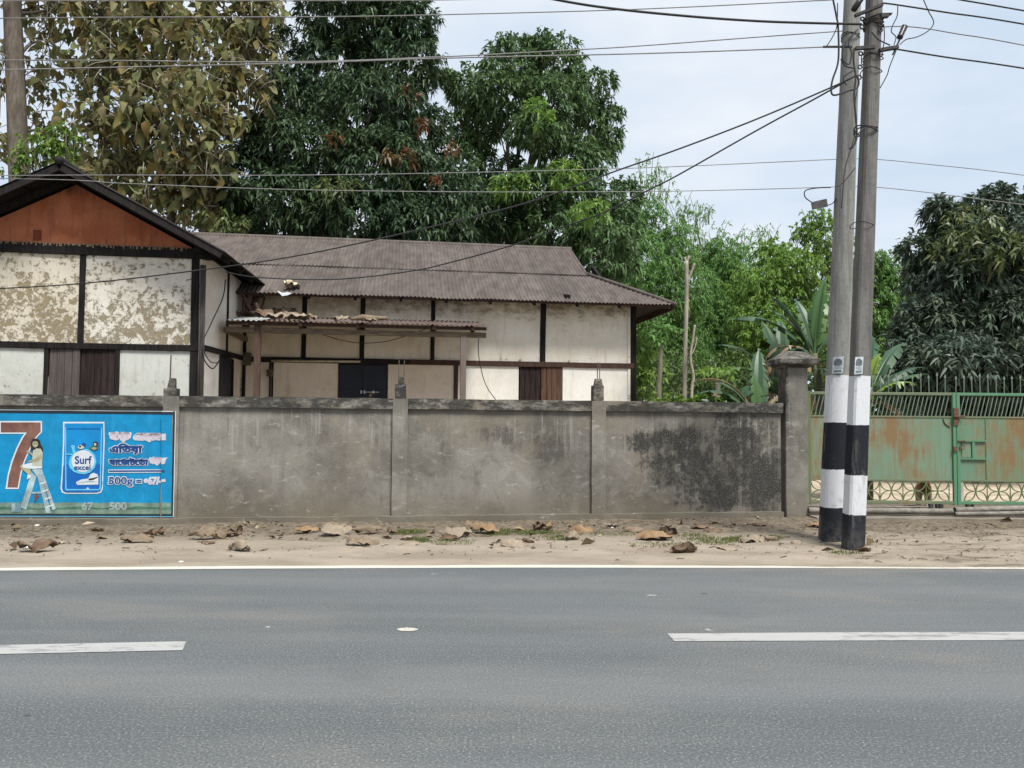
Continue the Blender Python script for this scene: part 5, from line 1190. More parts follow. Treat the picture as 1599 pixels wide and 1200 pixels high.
def paper(label, px0, py0, px1, py1, Y, tilt):
    mb = MB(); c = [at(px0, py1, Y), at(px1, py1 - 1, Y), at(px1 + tilt, py0, Y), at(px0 + tilt, py0 + 1, Y)]
    t = thing('paper_notice', label, 'poster', c[0], 'paper notices pasted on the poles')
    k = Vector((0, 0.003, 0)); mb.add(c + [p + k for p in c], [(0, 1, 2, 3), (7, 6, 5, 4), (0, 4, 5, 1), (1, 5, 6, 2), (2, 6, 7, 3), (3, 7, 4, 0)])
    mb.build('sheet', plain('pasted_paper', (0.42, 0.46, 0.48), 0.8, 0.2, 30), t, fix=False)
    def uv(u, v): return c[0].lerp(c[1], u).lerp(c[3].lerp(c[2], u), v) + Vector((0, -0.002, 0))
    def patch(name, us, col):
        m = MB(); m.add([uv(*p) for p in us], [tuple(range(len(us)))]); m.build(name, plain('ink_' + name, col, 0.9, 0.5, 60), t, fix=False)
    patch('printed_photo', [(0.12, 0.5), (0.6, 0.46), (0.88, 0.52), (0.88, 0.74), (0.62, 0.88), (0.3, 0.9), (0.12, 0.78)], (0.10, 0.12, 0.14))
    patch('printed_block', [(0.14, 0.08), (0.86, 0.08), (0.86, 0.2), (0.14, 0.2)], (0.12, 0.15, 0.18))
    for v in (0.27, 0.33, 0.39): patch('printed_line', [(0.14, v), (0.86, v), (0.86, v + 0.02), (0.14, v + 0.02)], (0.2, 0.23, 0.25))
paper('small faded paper notice pasted on the left pole above the white paint', 1299, 557, 1316, 584, YL - 0.115, 2)
paper('small faded paper notice pasted on the right pole above the white paint', 1334, 557, 1347, 585, YRp - 0.118, 1.5)
# cross arms, clamps and insulators
def pp(px, py, dy=0.0, Y=None): return at(px, py, (Y or YRp) + dy)
def bar(parent, name, a, b, w=0.05, h=0.05, mat=None): mb = MB(); mb.beam(a, b, w, h, (0, 1, 0), 2, 0.0); return mb.build(name, mat or M['iron'], parent)
bar(poleR, 'cross_arm', pp(1335, 25, -.12), pp(1378, 8, -.16), 0.05, 0.03); bar(poleR, 'cross_arm', pp(1376, 23, -.1), pp(1392, 22.5, -.1), 0.05, 0.012); bar(poleR, 'bracket', pp(1375, 26, -.1), pp(1387, 25, -.1), 0.05, 0.035)
bar(poleR, 'cross_arm', pp(1336, 76, -.14), pp(1366, 74, -.14), 0.04, 0.035); bar(poleR, 'cross_arm', pp(1373, 79, -.12), pp(1402, 74, -.12), 0.05, 0.035)
bar(poleR, 'insulator_pin', pp(1394, 86, -.12), pp(1408, 55, -.12), 0.016, 0.016)
mb = MB(); P0, P1 = pp(1404.5, 60, -.12), pp(1413, 41, -.12); mb.tube([P0.lerp(P1, u) for u in (0, .02, .2, .25, .45, .5, .75, .8, .98, 1)], [.02, .034, .034, .028, .034, .028, .036, .030, .036, .02], 10)
mb.build('insulator', plain('brown_porcelain', (0.028, 0.020, 0.022), 0.35, 0.2, 10), poleR, smooth=True)
mb = MB(); mb.tube([pp(1333, 16, -.05), pp(1347, -6, -.05)], 0.035, 8); mb.build('insulator', plain('dark_porcelain', (0.02, 0.02, 0.022), 0.4), poleL, smooth=True)
bar(poleL, 'cross_arm', pp(1285, 73.5, -.14, YL), pp(1330, 73.5, -.14, YL), 0.02, 0.02)
def clamp(parent, px, py, Y, w, n=3, mat=None, th=0.006):
    c = at(px, py, Y); mb = MB()
    for k in range(n):
        z = c.z + k * 0.03; pts = [Vector((c.x + w * math.cos(a) * 1.05, c.y + w * 1.1 * math.sin(a), z + 0.02 * math.sin(a * 2 + k))) for a in np.linspace(0, 2 * math.pi, 17)]
        mb.tube(pts, th, 5)
    mb.build('clamp', mat or M['iron'], parent)
clamp(poleR, 1364, 42, YRp, 0.10, 4, th=0.010); clamp(poleR, 1362, 93, YRp, 0.11, 2); clamp(poleR, 1360, 113, YRp, 0.11, 1); clamp(poleR, 1352, 206, YRp, 0.12, 2, th=0.008); clamp(poleL, 1328, 60, YL, 0.10, 2); clamp(poleR, 1346, 352, YRp, 0.12, 1, th=0.005)
for j, (px, py) in enumerate(((1347, 30), (1346, 42), (1344, 84), (1343, 105), (1342, 121), (1352, 32), (1375, 38), (1375, 47))):
    mb = MB(); c = at(px, py, YRp - 0.1); mb.tube([c + Vector((0.022 * math.cos(a), 0, 0.022 * math.sin(a))) for a in np.linspace(0, 6.28, 12)], 0.009, 5); mb.build('shackle', M['iron'], poleR if j % 2 else poleL)
# slack loops on the poles
def loop(parent, pts, r=0.009, Y=None, mat=None): mb = MB(); mb.tube(spline([at(x, y, (Y or YRp) - 0.15) for x, y in pts], 6), r, 5); mb.build('cable_loop', mat or M['wire'], parent, smooth=True)
loop(poleL, [(1300, -5), (1306, 25), (1309, 45), (1309, 95), (1300, 125), (1298, 143), (1304, 149), (1325, 142), (1338, 138), (1341, 128), (1338, 118)], 0.011)
loop(poleL, [(1340, 46), (1325, 62), (1316, 78), (1317, 95), (1326, 100), (1330, 82), (1325, 68), (1336, 48)], 0.009)
loop(poleL, [(1313, 92), (1320, 103), (1334, 107)], 0.009)
loop(poleL, [(1308, 5), (1307, 40), (1300, 58), (1291, 72)], 0.006)
loop(poleL, [(1334, 75), (1333, 95), (1336, 120), (1334, 150), (1336, 180), (1338, 215), (1330, 232)], 0.011)
loop(poleL, [(1339, 140), (1335, 165), (1338, 190), (1334, 215), (1320, 262), (1316, 300), (1314, 326)], 0.006)
loop(poleL, [(1350, 200), (1338, 212), (1334, 225), (1326, 233)], 0.008); loop(poleL, [(1336, 262), (1318, 284), (1308, 292)], 0.006)
loop(poleL, [(1322, 133), (1317, 125), (1320, 118), (1335, 109)], 0.008)
loop(poleR, [(1402, 7), (1401, 25), (1394, 40), (1392, 50), (1399, 58), (1396, 70)], 0.006)
loop(poleR, [(1440, -5), (1450, 18), (1458, 35), (1450, 48), (1432, 58), (1415, 62), (1405, 70)], 0.006)
loop(poleR, [(1400, 78), (1390, 102), (1385, 118), (1374, 138)], 0.006)
loop(poleR, [(1361, 50), (1372, 62), (1390, 71)], 0.008); loop(poleR, [(1380, 38), (1381, 60), (1377, 88)], 0.006)
# small box hung beside the left pole
jb = thing('junction_box', 'small grey box hanging on a wire left of the poles', 'junction box', at(1279, 320, YL))
mb = MB(); mb.add([at(x, y, YL + d) for d in (-0.06, 0.06) for x, y in ((1266, 316), (1291, 310.5), (1293, 323), (1268, 328))], [(0, 1, 2, 3), (7, 6, 5, 4), (0, 4, 5, 1), (1, 5, 6, 2), (2, 6, 7, 3), (3, 7, 4, 0)]); mb.build('box', plain('grey_box', (0.095, 0.092, 0.088), 0.7, 0.3, 20), jb, bevel=0.006)
cable(spline([at(x, y, YL) for x, y in ((1297, 293), (1275, 294), (1258, 298), (1257, 308), (1267, 316))]), 0.007, M['wire'], jb, 'lead'); cable(spline([at(x, y, YL) for x, y in ((1292, 321), (1300, 318), (1306, 310))]), 0.006, M['wire'], jb, 'lead')
def wire(label, pts, ya, yb, r=0.009, mat=None, group='overhead wires along the road', ext=None):
    """a wire that is straight in plan: 1/distance runs evenly from ya at the first pixel to yb at the last"""
    x0, x1 = pts[0][0], pts[-1][0]; P = []
    sp = spline([Vector((x, y, 0)) for x, y in pts], 10)
    for q in sp:
        u = (q.x - x0) / (x1 - x0); Y = 1 / ((1 / ya) * (1 - u) + (1 / yb) * u); P.append(at(q.x, q.y, Y))
    mb = MB(); mb.tube(P, r, 5); o = mb.build('wire', mat or M['wire'], smooth=True); return tag(o, label, 'wire', group)
wire('topmost thin wire, grazing the upper edge of the sky', [(-900, 10), (0, 2), (500, 1.5), (760, -1), (1300, -14)], 9.6, YL, 0.006, M['wire_pale'])
wire('thin wire crossing the teak crowns below the topmost one', [(-900, 44), (0, 29), (500, 26.5), (720, 22.5), (1000, 14.5), (1300, 0)], 9.6, YL, 0.007, M['wire_pale'])
wire('thick black cable dropping in from above to the pole clamp', [(700, -36), (865, -1), (960, 14), (1080, 26), (1180, 33), (1260, 36), (1345, 38)], 7.6, YRp - .1, 0.014)
wire('wire meeting the poles below the thick black cable', [(-900, 102), (0, 94.5), (440, 97), (700, 88.5), (900, 78), (1000, 72), (1200, 57), (1312, 49), (1410, 41.5), (1500, 54), (1599, 71), (2000, 150)], 9.6, 10.4, 0.008, M['wire_pale'])
wire('wire ending at the lowest cross arm of the poles', [(-900, 130), (0, 109.5), (440, 99.5), (700, 91), (1000, 84), (1180, 78), (1290, 73.5)], 9.6, YL - .14, 0.008, M['wire_pale'])
wire('wire leaving the topmost cross arm to the right', [(1378, 5), (1402, 8), (1480, 20), (1599, 38), (2000, 110)], YRp, 10.3, 0.010)
wire('wire leaving the insulator bracket down to the right', [(1400, 77), (1480, 90), (1599, 107), (2000, 172)], YRp, 10.3, 0.010)
wire('short piece of wire in the upper right corner', [(1470, -6), (1500, 0), (1599, 17), (2000, 88)], YRp + .2, 10.6, 0.010)
wire('upper of the two low thin wires across trees and poles', [(-900, 284), (0, 274.5), (440, 274), (720, 270), (1000, 262.5), (1200, 254), (1310, 249), (1366, 249), (1450, 257), (1599, 274), (2000, 330)], 9.6, 10.4, 0.0055, M['wire_pale'])
wire('lower of the two low thin wires with the small box on it', [(-900, 270), (0, 279), (200, 287), (440, 296), (720, 300), (1000, 299.5), (1200, 295.5), (1310, 292), (1366, 292.5), (1450, 301), (1520, 310), (1800, 345)], 9.6, 10.4, 0.0055, M['wire_pale'])
wire('service wire slanting from the poles past the gable front', [(-420, 470), (0, 451), (150, 441), (297, 424), (440, 404), (575, 377), (760, 334), (860, 305), (960, 268), (1060, 233), (1180, 187), (1300, 136), (1338, 118)], 12.9, YRp - .1, 0.010, group='service wires to the house')
wire('sagging service wire from the poles to the gable eave', [(352, 425), (407, 434), (525, 436.5), (640, 424), (700, 411), (798, 384), (870, 358), (943, 332), (1013, 297), (1060, 273), (1180, 205), (1270, 156), (1320, 128)], 13.1, YRp - .1, 0.010, group='service wires to the house')

# ------------------------------------------------------------------ painted advertisement
AD = thing('advertisement', 'painted blue detergent advert on the left part of the wall', 'advertisement', WF.p(WF.s(130, 720), 0, 0))
def mat_print(name, c, var=0.14, wear=0.25):
    g = G(name, 0.7, 0.3); n = g.noise(5, 8, 0.7); f = g.noise(70, 4, 0.7); st = g.noise(2.2, 6, 0.65, g.co((4, 4, 0.4)))
    k = g.mix(g.step(n, 0.35, 0.68), tuple(x * (1 - var) for x in c), tuple(min(1, x * (1 + var)) for x in c)); k = g.mix(g.step(st, 0.55, 0.72, 0, wear), k, tuple(min(1, x * 1.25 + 0.05) for x in c)); k = g.mix(g.step(f, 0.6, 0.72, 0, wear), k, tuple(x * 0.6 + 0.06 for x in c))
    g.col(k); g.bump(f, 0.25, 0.004); return g.m
PR_ = {'cyan': mat_print('print_cyan', (0.0, 0.195, 0.40)), 'white': mat_print('print_white', (0.50, 0.54, 0.57), 0.06, 0.15), 'navy': mat_print('print_navy', (0.012, 0.05, 0.19), 0.1, 0.1), 'black': mat_print('print_black', (0.012, 0.022, 0.03)),
       'brown': mat_print('print_brown', (0.150, 0.072, 0.055), 0.3), 'blue': mat_print('print_blue', (0.0, 0.10, 0.37), 0.1), 'mid': mat_print('print_mid_blue', (0.0, 0.19, 0.46), 0.1), 'lightblue': mat_print('print_light_blue', (0.10, 0.42, 0.62), 0.1),
       'pink': mat_print('print_faded_white', (0.46, 0.43, 0.49), 0.08, 0.2), 'grass': mat_print('print_pale_green', (0.135, 0.20, 0.16), 0.35, 0.5), 'grass_dk': mat_print('print_green', (0.045, 0.12, 0.085), 0.4, 0.4),
       'skin': mat_print('print_skin', (0.29, 0.27, 0.16), 0.15), 'hair': mat_print('print_hair', (0.02, 0.014, 0.018)), 'shirt': mat_print('print_shirt', (0.38, 0.40, 0.32), 0.15), 'steel': mat_print('print_steel', (0.27, 0.36, 0.385), 0.4), 'steel_dk': mat_print('print_steel_dark', (0.13, 0.22, 0.26), 0.2)}
PANEL_N = -0.045; POST_N = 0.003
s_split = WF.s(253.5, 720, -0.02)
LAYER = [0]
def adp(px, py, n): s, z = WF.hit(px, py, n); return WF.p(s, n, z)
def adpoly(name, pts, mat, layer, parent=None, base=PANEL_N):
    n = base + 0.004 + 0.0015 * layer; mb = MB(); P = [adp(x, y, n) for x, y in pts]; mb.add(P, [tuple(range(len(P)))])
    return mb.build(name, PR_[mat], parent or AD, fix=False)
def circ(cx, cy, rx, ry, n=20, a0=0, a1=2 * math.pi): return [(cx + rx * math.cos(a0 + (a1 - a0) * i / n), cy + ry * math.sin(a0 + (a1 - a0) * i / n)) for i in range(n)]
PX = 252.0
def slab(px0, py0a, py1a, px1, py0b, py1b, mat, n0, n1, name):
    mb = MB(); c = [(px0, py1a), (px1, py1b), (px1, py0b), (px0, py0a)]
    mb.add([adp(x, y, n1) for x, y in c] + [adp(x, y, n1) - WF.n * (n1 - n0) for x, y in c], [(0, 1, 2, 3), (0, 4, 5, 1), (1, 5, 6, 2), (2, 6, 7, 3), (3, 7, 4, 0)]); return mb.build(name, PR_[mat], AD, fix=False)
def yt(x): return 643.2 + 2.6 * x / 272          # inner top edge
def yb_(x): return 803.5 + 0.6 * x / 272
# face on the panel, then on the post
slab(-330, yt(-330), yb_(-330), 256.5, yt(PX), yb_(PX), 'cyan', PANEL_N - 0.002, PANEL_N + 0.004, 'painted_ground')
slab(PX, yt(PX), yb_(PX), 268.5, yt(268.5), yb_(268), 'cyan', POST_N - 0.002, POST_N + 0.004, 'painted_ground')
for base, xa_, xb_ in ((PANEL_N, -330, PX), (POST_N, PX, 270)):
    adpoly('border', [(xa_, yt(xa_) - 2.2), (xb_, yt(xb_) - 2.2), (xb_, yt(xb_) + 2.0), (xa_, yt(xa_) + 2.0)], 'black', 2, base=base)
    adpoly('border', [(xa_, yb_(xa_) + 2.4), (xa_, yb_(xa_) - 1.0), (xb_, yb_(xb_) - 1.0), (xb_, yb_(xb_) + 2.4)], 'black', 2, base=base)
    adpoly('border', [(xa_, yt(xa_) - 3.6), (xb_, yt(xb_) - 3.6), (xb_, yt(xb_) - 2.3), (xa_, yt(xa_) - 2.3)], 'white', 2, base=base)
    adpoly('border', [(xa_, yb_(xa_) + 3.4), (xa_, yb_(xa_) + 2.4), (xb_, yb_(xb_) + 2.4), (xb_, yb_(xb_) + 3.4)], 'lightblue', 2, base=base)
    x0, x1 = xa_, xb_ - (3 if base == POST_N else 0); top = [(x1 + (x0 - x1) * i / 24, 785.5 + 1.2 * math.sin(i * 1.9) + 0.8 * math.sin(i * 4.3)) for i in range(25)]
    adpoly('painted_grass', [(x0, yb_(x0) - 1)] + [(x1, yb_(x1) - 1)] + top, 'grass', 1, base=base)
    top = [(x1 + (x0 - x1) * i / 30, 792.5 + 1.5 * math.sin(i * 2.7) + 1.2 * math.sin(i * 5.1)) for i in range(31)]
    adpoly('painted_grass_line', [(x0, 796.5), (x1, 795.5)] + top, 'grass_dk', 2, base=base)
adpoly('border', [(267.4, yb_(267) + 2.4), (270.0, yb_(267) + 2.4), (273.5, yt(270) - 2.2), (270.4, yt(270) - 2.2)], 'black', 3, base=POST_N)
adpoly('border', [(270.1, yb_(267) + 3.4), (271.2, yb_(267) + 3.4), (274.8, yt(270) - 3.6), (273.6, yt(270) - 3.6)], 'white', 3, base=POST_N)
# the big brown 7
sev = [(1.2, 660), (63.5, 660), (63.5, 674.5), (56, 682), (46.5, 699), (37.5, 719), (31.5, 739), (27.5, 761.5), (11.5, 761.5), (14, 743), (19.5, 722), (27.5, 701), (36, 684), (42, 675.5), (1.2, 675.5)]
cx_, cy_ = 32, 700
adpoly('digit_outline', [(-1, 657.8), (65.5, 657.8), (65.5, 675.2), (57.7, 683.2), (48.4, 699.9), (39.4, 719.8), (33.5, 739.5), (29.3, 764), (8.6, 764), (11.8, 742.5), (17.3, 721.2), (25.5, 700), (34, 683), (38, 677.8), (-1, 677.8)], 'white', 3)
adpoly('digit', sev, 'brown', 4)
# detergent pack
pack = [(98.5, 659), (163, 659), (163.5, 690), (161.5, 740), (160.5, 764), (158, 769.5), (152, 771.5), (102, 771.5), (96.5, 769.5), (94.5, 763), (96.5, 735), (98.5, 690)]
adpoly('pack_outline', pack, 'white', 3)
inn = [(100.6, 661.5), (161.3, 661.5), (161.5, 690), (159.8, 740), (158.6, 763), (156.5, 767), (151, 769.2), (103, 769.2), (98.6, 767), (96.6, 762), (98.8, 735), (100.4, 690)]
adpoly('pack', inn, 'mid', 4)
for k_, (ya_, m_) in enumerate(((728, 'blue'), (752, 'navy'))):
    adpoly('pack_base', [(98.3 + (0.3 if k_ == 0 else -0.6), ya_), (104, ya_ - 3), (120, ya_ + 1), (140, ya_ + 1), (155, ya_ - 3), (160, ya_)] + [(158.6, 763), (156.5, 767), (151, 769.2), (103, 769.2), (98.6, 767), (97.0, 762)], 'blue' if k_ == 0 else 'blue', 5 + k_)
adpoly('pack_edge', [(101.5, 668), (103.2, 668), (103.8, 764), (154, 764), (155.5, 762), (157.8, 668), (159.6, 668), (157.5, 764), (154, 766), (103, 766), (101.8, 764)], 'lightblue', 7)
adpoly('pack_seal', [(104, 669), (157.5, 669), (157.5, 670.2), (104, 670.2)], 'blue', 7)
adpoly('splash', [(107, 725), (109, 716), (112, 711), (105, 710), (102.5, 712), (102.3, 708.5), (114, 709), (111.5, 699), (110, 697), (113, 695), (117, 696.5), (116.5, 700), (119, 709), (124, 704.5), (134, 701), (142, 704), (148, 711), (150.5, 721), (148, 731), (141, 738), (132, 741), (123, 740), (115, 737), (109, 731)], 'lightblue', 8)
adpoly('splash', circ(129.5, 720.5, 17.8, 17.2, 18), 'white', 9)
adpoly('child_picture', circ(126.5, 698.5, 5.2, 3.2, 10), 'shirt', 9); adpoly('child_picture', circ(130.8, 694.5, 3.2, 2.8, 10), 'navy', 10); adpoly('child_picture', circ(125, 697.5, 1.8, 1.6, 8), 'hair', 10)
adpoly('child_picture', [(139, 702), (143, 696.5), (148, 694), (153.5, 697), (153, 701.5), (149, 704), (145, 703.5)], 'grass_dk', 9); adpoly('child_picture', circ(149.2, 693.6, 4.2, 4.0, 12), 'hair', 10); adpoly('child_picture', circ(148.6, 694.2, 2.0, 2.3, 10), 'shirt', 11); adpoly('child_picture', [(142, 700.5), (147, 698), (152, 700.5), (147, 703.5)], 'skin', 11)
adpoly('shirt_picture', [(119, 753), (127, 749), (138, 747.5), (141, 741), (146, 738.5), (152, 741), (153.5, 745), (153.5, 757), (121, 757.5), (119.5, 756)], 'white', 8); adpoly('shirt_picture', [(138, 748), (146, 746.5), (152.5, 744.5), (152.5, 746), (146, 749.5), (139, 750.5)], 'hair', 9); adpoly('shirt_picture', [(120.5, 754), (137, 751.5), (152, 752), (152, 753), (137, 753), (121, 755)], 'steel', 9)
adpoly('drop_mark', [(134.5, 764), (137, 761), (139.5, 764)], 'white', 8)
adpoly('rule', [(169, 733.6), (258, 733.2), (258, 738.3), (169, 738.8)], 'white', 4); adpoly('rule', [(169.8, 734.8), (257.2, 734.4), (257.2, 736.9), (169.8, 737.4)], 'navy', 5)
def adtext(body, rect, mat, layer, bold=0.0, name='lettering', outline=0.0, base=PANEL_N, spread=0.0, also=0.0):
    """flat painted lettering fitted to a box of the wall; spread thickens it by laying shifted copies together"""
    VV, FF = [], []
    for stroke in ((outline, 0) if also == 0 else (0.0, also)):
        if stroke == 0 and outline: continue
        c = bpy.data.curves.new('t', 'FONT'); c.body = body; c.offset = bold; c.resolution_u = 3
        if stroke: c.fill_mode = 'NONE'; c.bevel_depth = stroke; c.bevel_resolution = 0
        o = bpy.data.objects.new('t', c); COL.objects.link(o); dg = bpy.context.evaluated_depsgraph_get(); dg.update()
        m = bpy.data.meshes.new_from_object(o.evaluated_get(dg)); bpy.data.objects.remove(o); bpy.data.curves.remove(c)
        if not len(m.vertices): continue
        V = np.array([v.co for v in m.vertices]); x0, y0 = V[:, 0].min() + stroke, V[:, 1].min() + stroke; x1, y1 = V[:, 0].max() - stroke, V[:, 1].max() - stroke
        n = base + 0.004 + 0.0015 * layer; fc = [tuple(p.vertices) for p in m.polygons]; bpy.data.meshes.remove(m)
        for sx, sy in ([(0, 0)] if not spread else [(spread * math.cos(k * math.pi / 5), spread * math.sin(k * math.pi / 5)) for k in range(10)] + [(0, 0)]):
            k0 = len(VV)
            for q in V:
                px = rect[0] + sx + (q[0] - x0) / (x1 - x0) * (rect[2] - rect[0]); py = rect[3] + sy - (q[1] - y0) / (y1 - y0) * (rect[3] - rect[1])
                VV.append(adp(px, py, n + q[2] * 0.004))
            FF += [tuple(k0 + i for i in f) for f in fc]
        if not also: break
    m = bpy.data.meshes.new(name); m.from_pydata(VV, [], FF); m.update(); m.materials.append(PR_[mat]); link(bpy.data.objects.new(name, m), AD)
adtext('Surf', (116.8, 712.3, 143.3, 724.8), 'navy', 11, 0.022); adtext('excel', (115.5, 726.0, 141.3, 734.2), 'navy', 11, 0.022)
adtext('500g', (168.0, 743.6, 208.5, 761.6), 'white', 4, 0.06); adtext('500g', (169.4, 745, 207.1, 760.2), 'navy', 5, 0.016); adtext('=', (211.5, 748.2, 222, 755.8), 'white', 4, 0.05); adtext('=', (212.8, 749.5, 220.7, 754.6), 'navy', 5, 0.016)
adtext('৹67/-', (224.5, 744.2, 253.0, 757.8), 'white', 4, 0.075); adtext('৹67/-', (226, 745.5, 252, 756.5), 'pink', 5, 0.03)
for body_, box_ in (('এিতয়া', (171.6, 693.3, 221.6, 709.4)), ('বােজটেতা', (170.8, 715.4, 231, 726.6))):
    adtext(body_, box_, 'white', 4, 0, 'lettering_edge', spread=1.45, also=0.03); adtext(body_, box_, 'navy', 6, spread=0.42, also=0.03)
for sp_, mt, ly in ((1.9, 'white', 4), (1.1, 'pink', 5)):
    adtext('ছাৰ্ফ', (172, 676, 203, 689), mt, ly, spread=sp_, also=0.05); adtext('এেক্সল', (210, 678, 249.5, 689), mt, ly, spread=sp_, also=0.05); adtext('ছাৰ্ফ', (235, 715.5, 250, 725.5), mt, ly, spread=sp_, also=0.05)
for px_, b_ in ((PX, POST_N),):
    adpoly('smudge', [(px_, 678), (259, 677.5), (259, 688), (px_, 688)], 'pink', 4, base=POST_N); adpoly('smudge', [(px_, 715.5), (262, 714.5), (259, 718.5), (257, 725), (px_, 725.5)], 'pink', 4, base=POST_N); adpoly('smudge', [(px_, 749), (258.5, 748.5), (258.5, 753), (px_, 753)], 'pink', 4, base=POST_N)
    adpoly('rule', [(px_, 734.8), (257.5, 734.6), (257.5, 737), (px_, 737.1)], 'navy', 4, base=POST_N)
adtext('67', (128, 785, 145, 796.5), 'white', 5, 0, outline=0.016); adtext('500', (171, 785, 197.5, 796.5), 'white', 5, 0, outline=0.016)
# the girl on the step ladder
adpoly('painted_ladder', [(48, 731), (64.5, 729), (70, 748), (60, 748)], 'steel', 4)
adpoly('painted_ladder', [(49, 738), (57, 745), (41, 796), (32, 793)], 'steel', 4); adpoly('painted_ladder', [(58, 742), (66, 745), (79.5, 802), (72, 802)], 'steel', 5); adpoly('painted_ladder', [(64, 742), (68.5, 742), (87, 795), (82, 797)], 'steel', 4)
for (x0, y0, x1, y1) in ((63, 755, 71, 752), (66, 767, 75, 764), (69, 779, 80, 776), (72, 791, 84, 788)): adpoly('painted_rung', [(x0, y0), (x1, y1), (x1 + 0.6, y1 + 2), (x0 + 0.6, y0 + 2.2)], 'white', 6)
adpoly('painted_ladder', [(48, 768.5), (64, 768), (64, 771), (48, 771.5)], 'steel', 4); adpoly('painted_brush', [(54, 772), (61.5, 773.5), (60.5, 777), (58, 777), (56.5, 784), (53.5, 783)], 'brown', 5)
adpoly('painted_bucket', [(18, 786), (31, 786), (33.5, 800), (17, 800)], 'steel_dk', 4); adpoly('painted_bucket', [(19, 786.6), (24, 786), (23.5, 799), (18.5, 799)], 'steel', 5)
adpoly('painted_leg', [(31, 728), (34, 726), (48, 734), (49, 741), (45, 742), (33, 732)], 'skin', 7); adpoly('painted_shoe', [(43, 741), (49.5, 742), (48, 746), (42, 749), (42.5, 746)], 'white', 7)
adpoly('painted_skirt', [(34, 726.5), (52, 722), (66, 726), (65.5, 731.5), (50, 732.5), (36, 731)], 'white', 8)
adpoly('painted_shirt', [(51.5, 704), (57, 700.5), (63.5, 701), (66.5, 707), (65.5, 728), (50, 727), (50.5, 716)], 'shirt', 9)
adpoly('painted_arm', [(64.5, 708), (65.5, 716), (58, 720.5), (44, 722.5), (43.5, 720.5), (56, 716), (61, 712)], 'skin', 10); adpoly('painted_arm', [(51, 709), (44, 704), (41, 704.5), (41.5, 706.5), (45, 707.5), (51, 713)], 'skin', 8)
adpoly('painted_hair', [(48, 690), (51, 686), (57, 685), (62, 688), (64, 695), (67.5, 701), (66.5, 707), (63, 703), (60, 700), (54, 701), (51.5, 706), (48, 701)], 'hair', 8)
adpoly('painted_face', circ(55, 693.5, 4.6, 5.6, 14), 'skin', 11); adpoly('painted_hair', [(50, 691), (51, 687), (57, 685.5), (61.5, 688.5), (61, 692), (57, 689.2), (53, 689.3)], 'hair', 12)
for ex in (53.2, 57.0): adpoly('painted_eye', circ(ex, 692.6, 0.7, 0.45, 8), 'hair', 12)
adpoly('painted_mouth', [(53, 695.8), (57.4, 695.6), (55.4, 697.3)], 'white', 12)

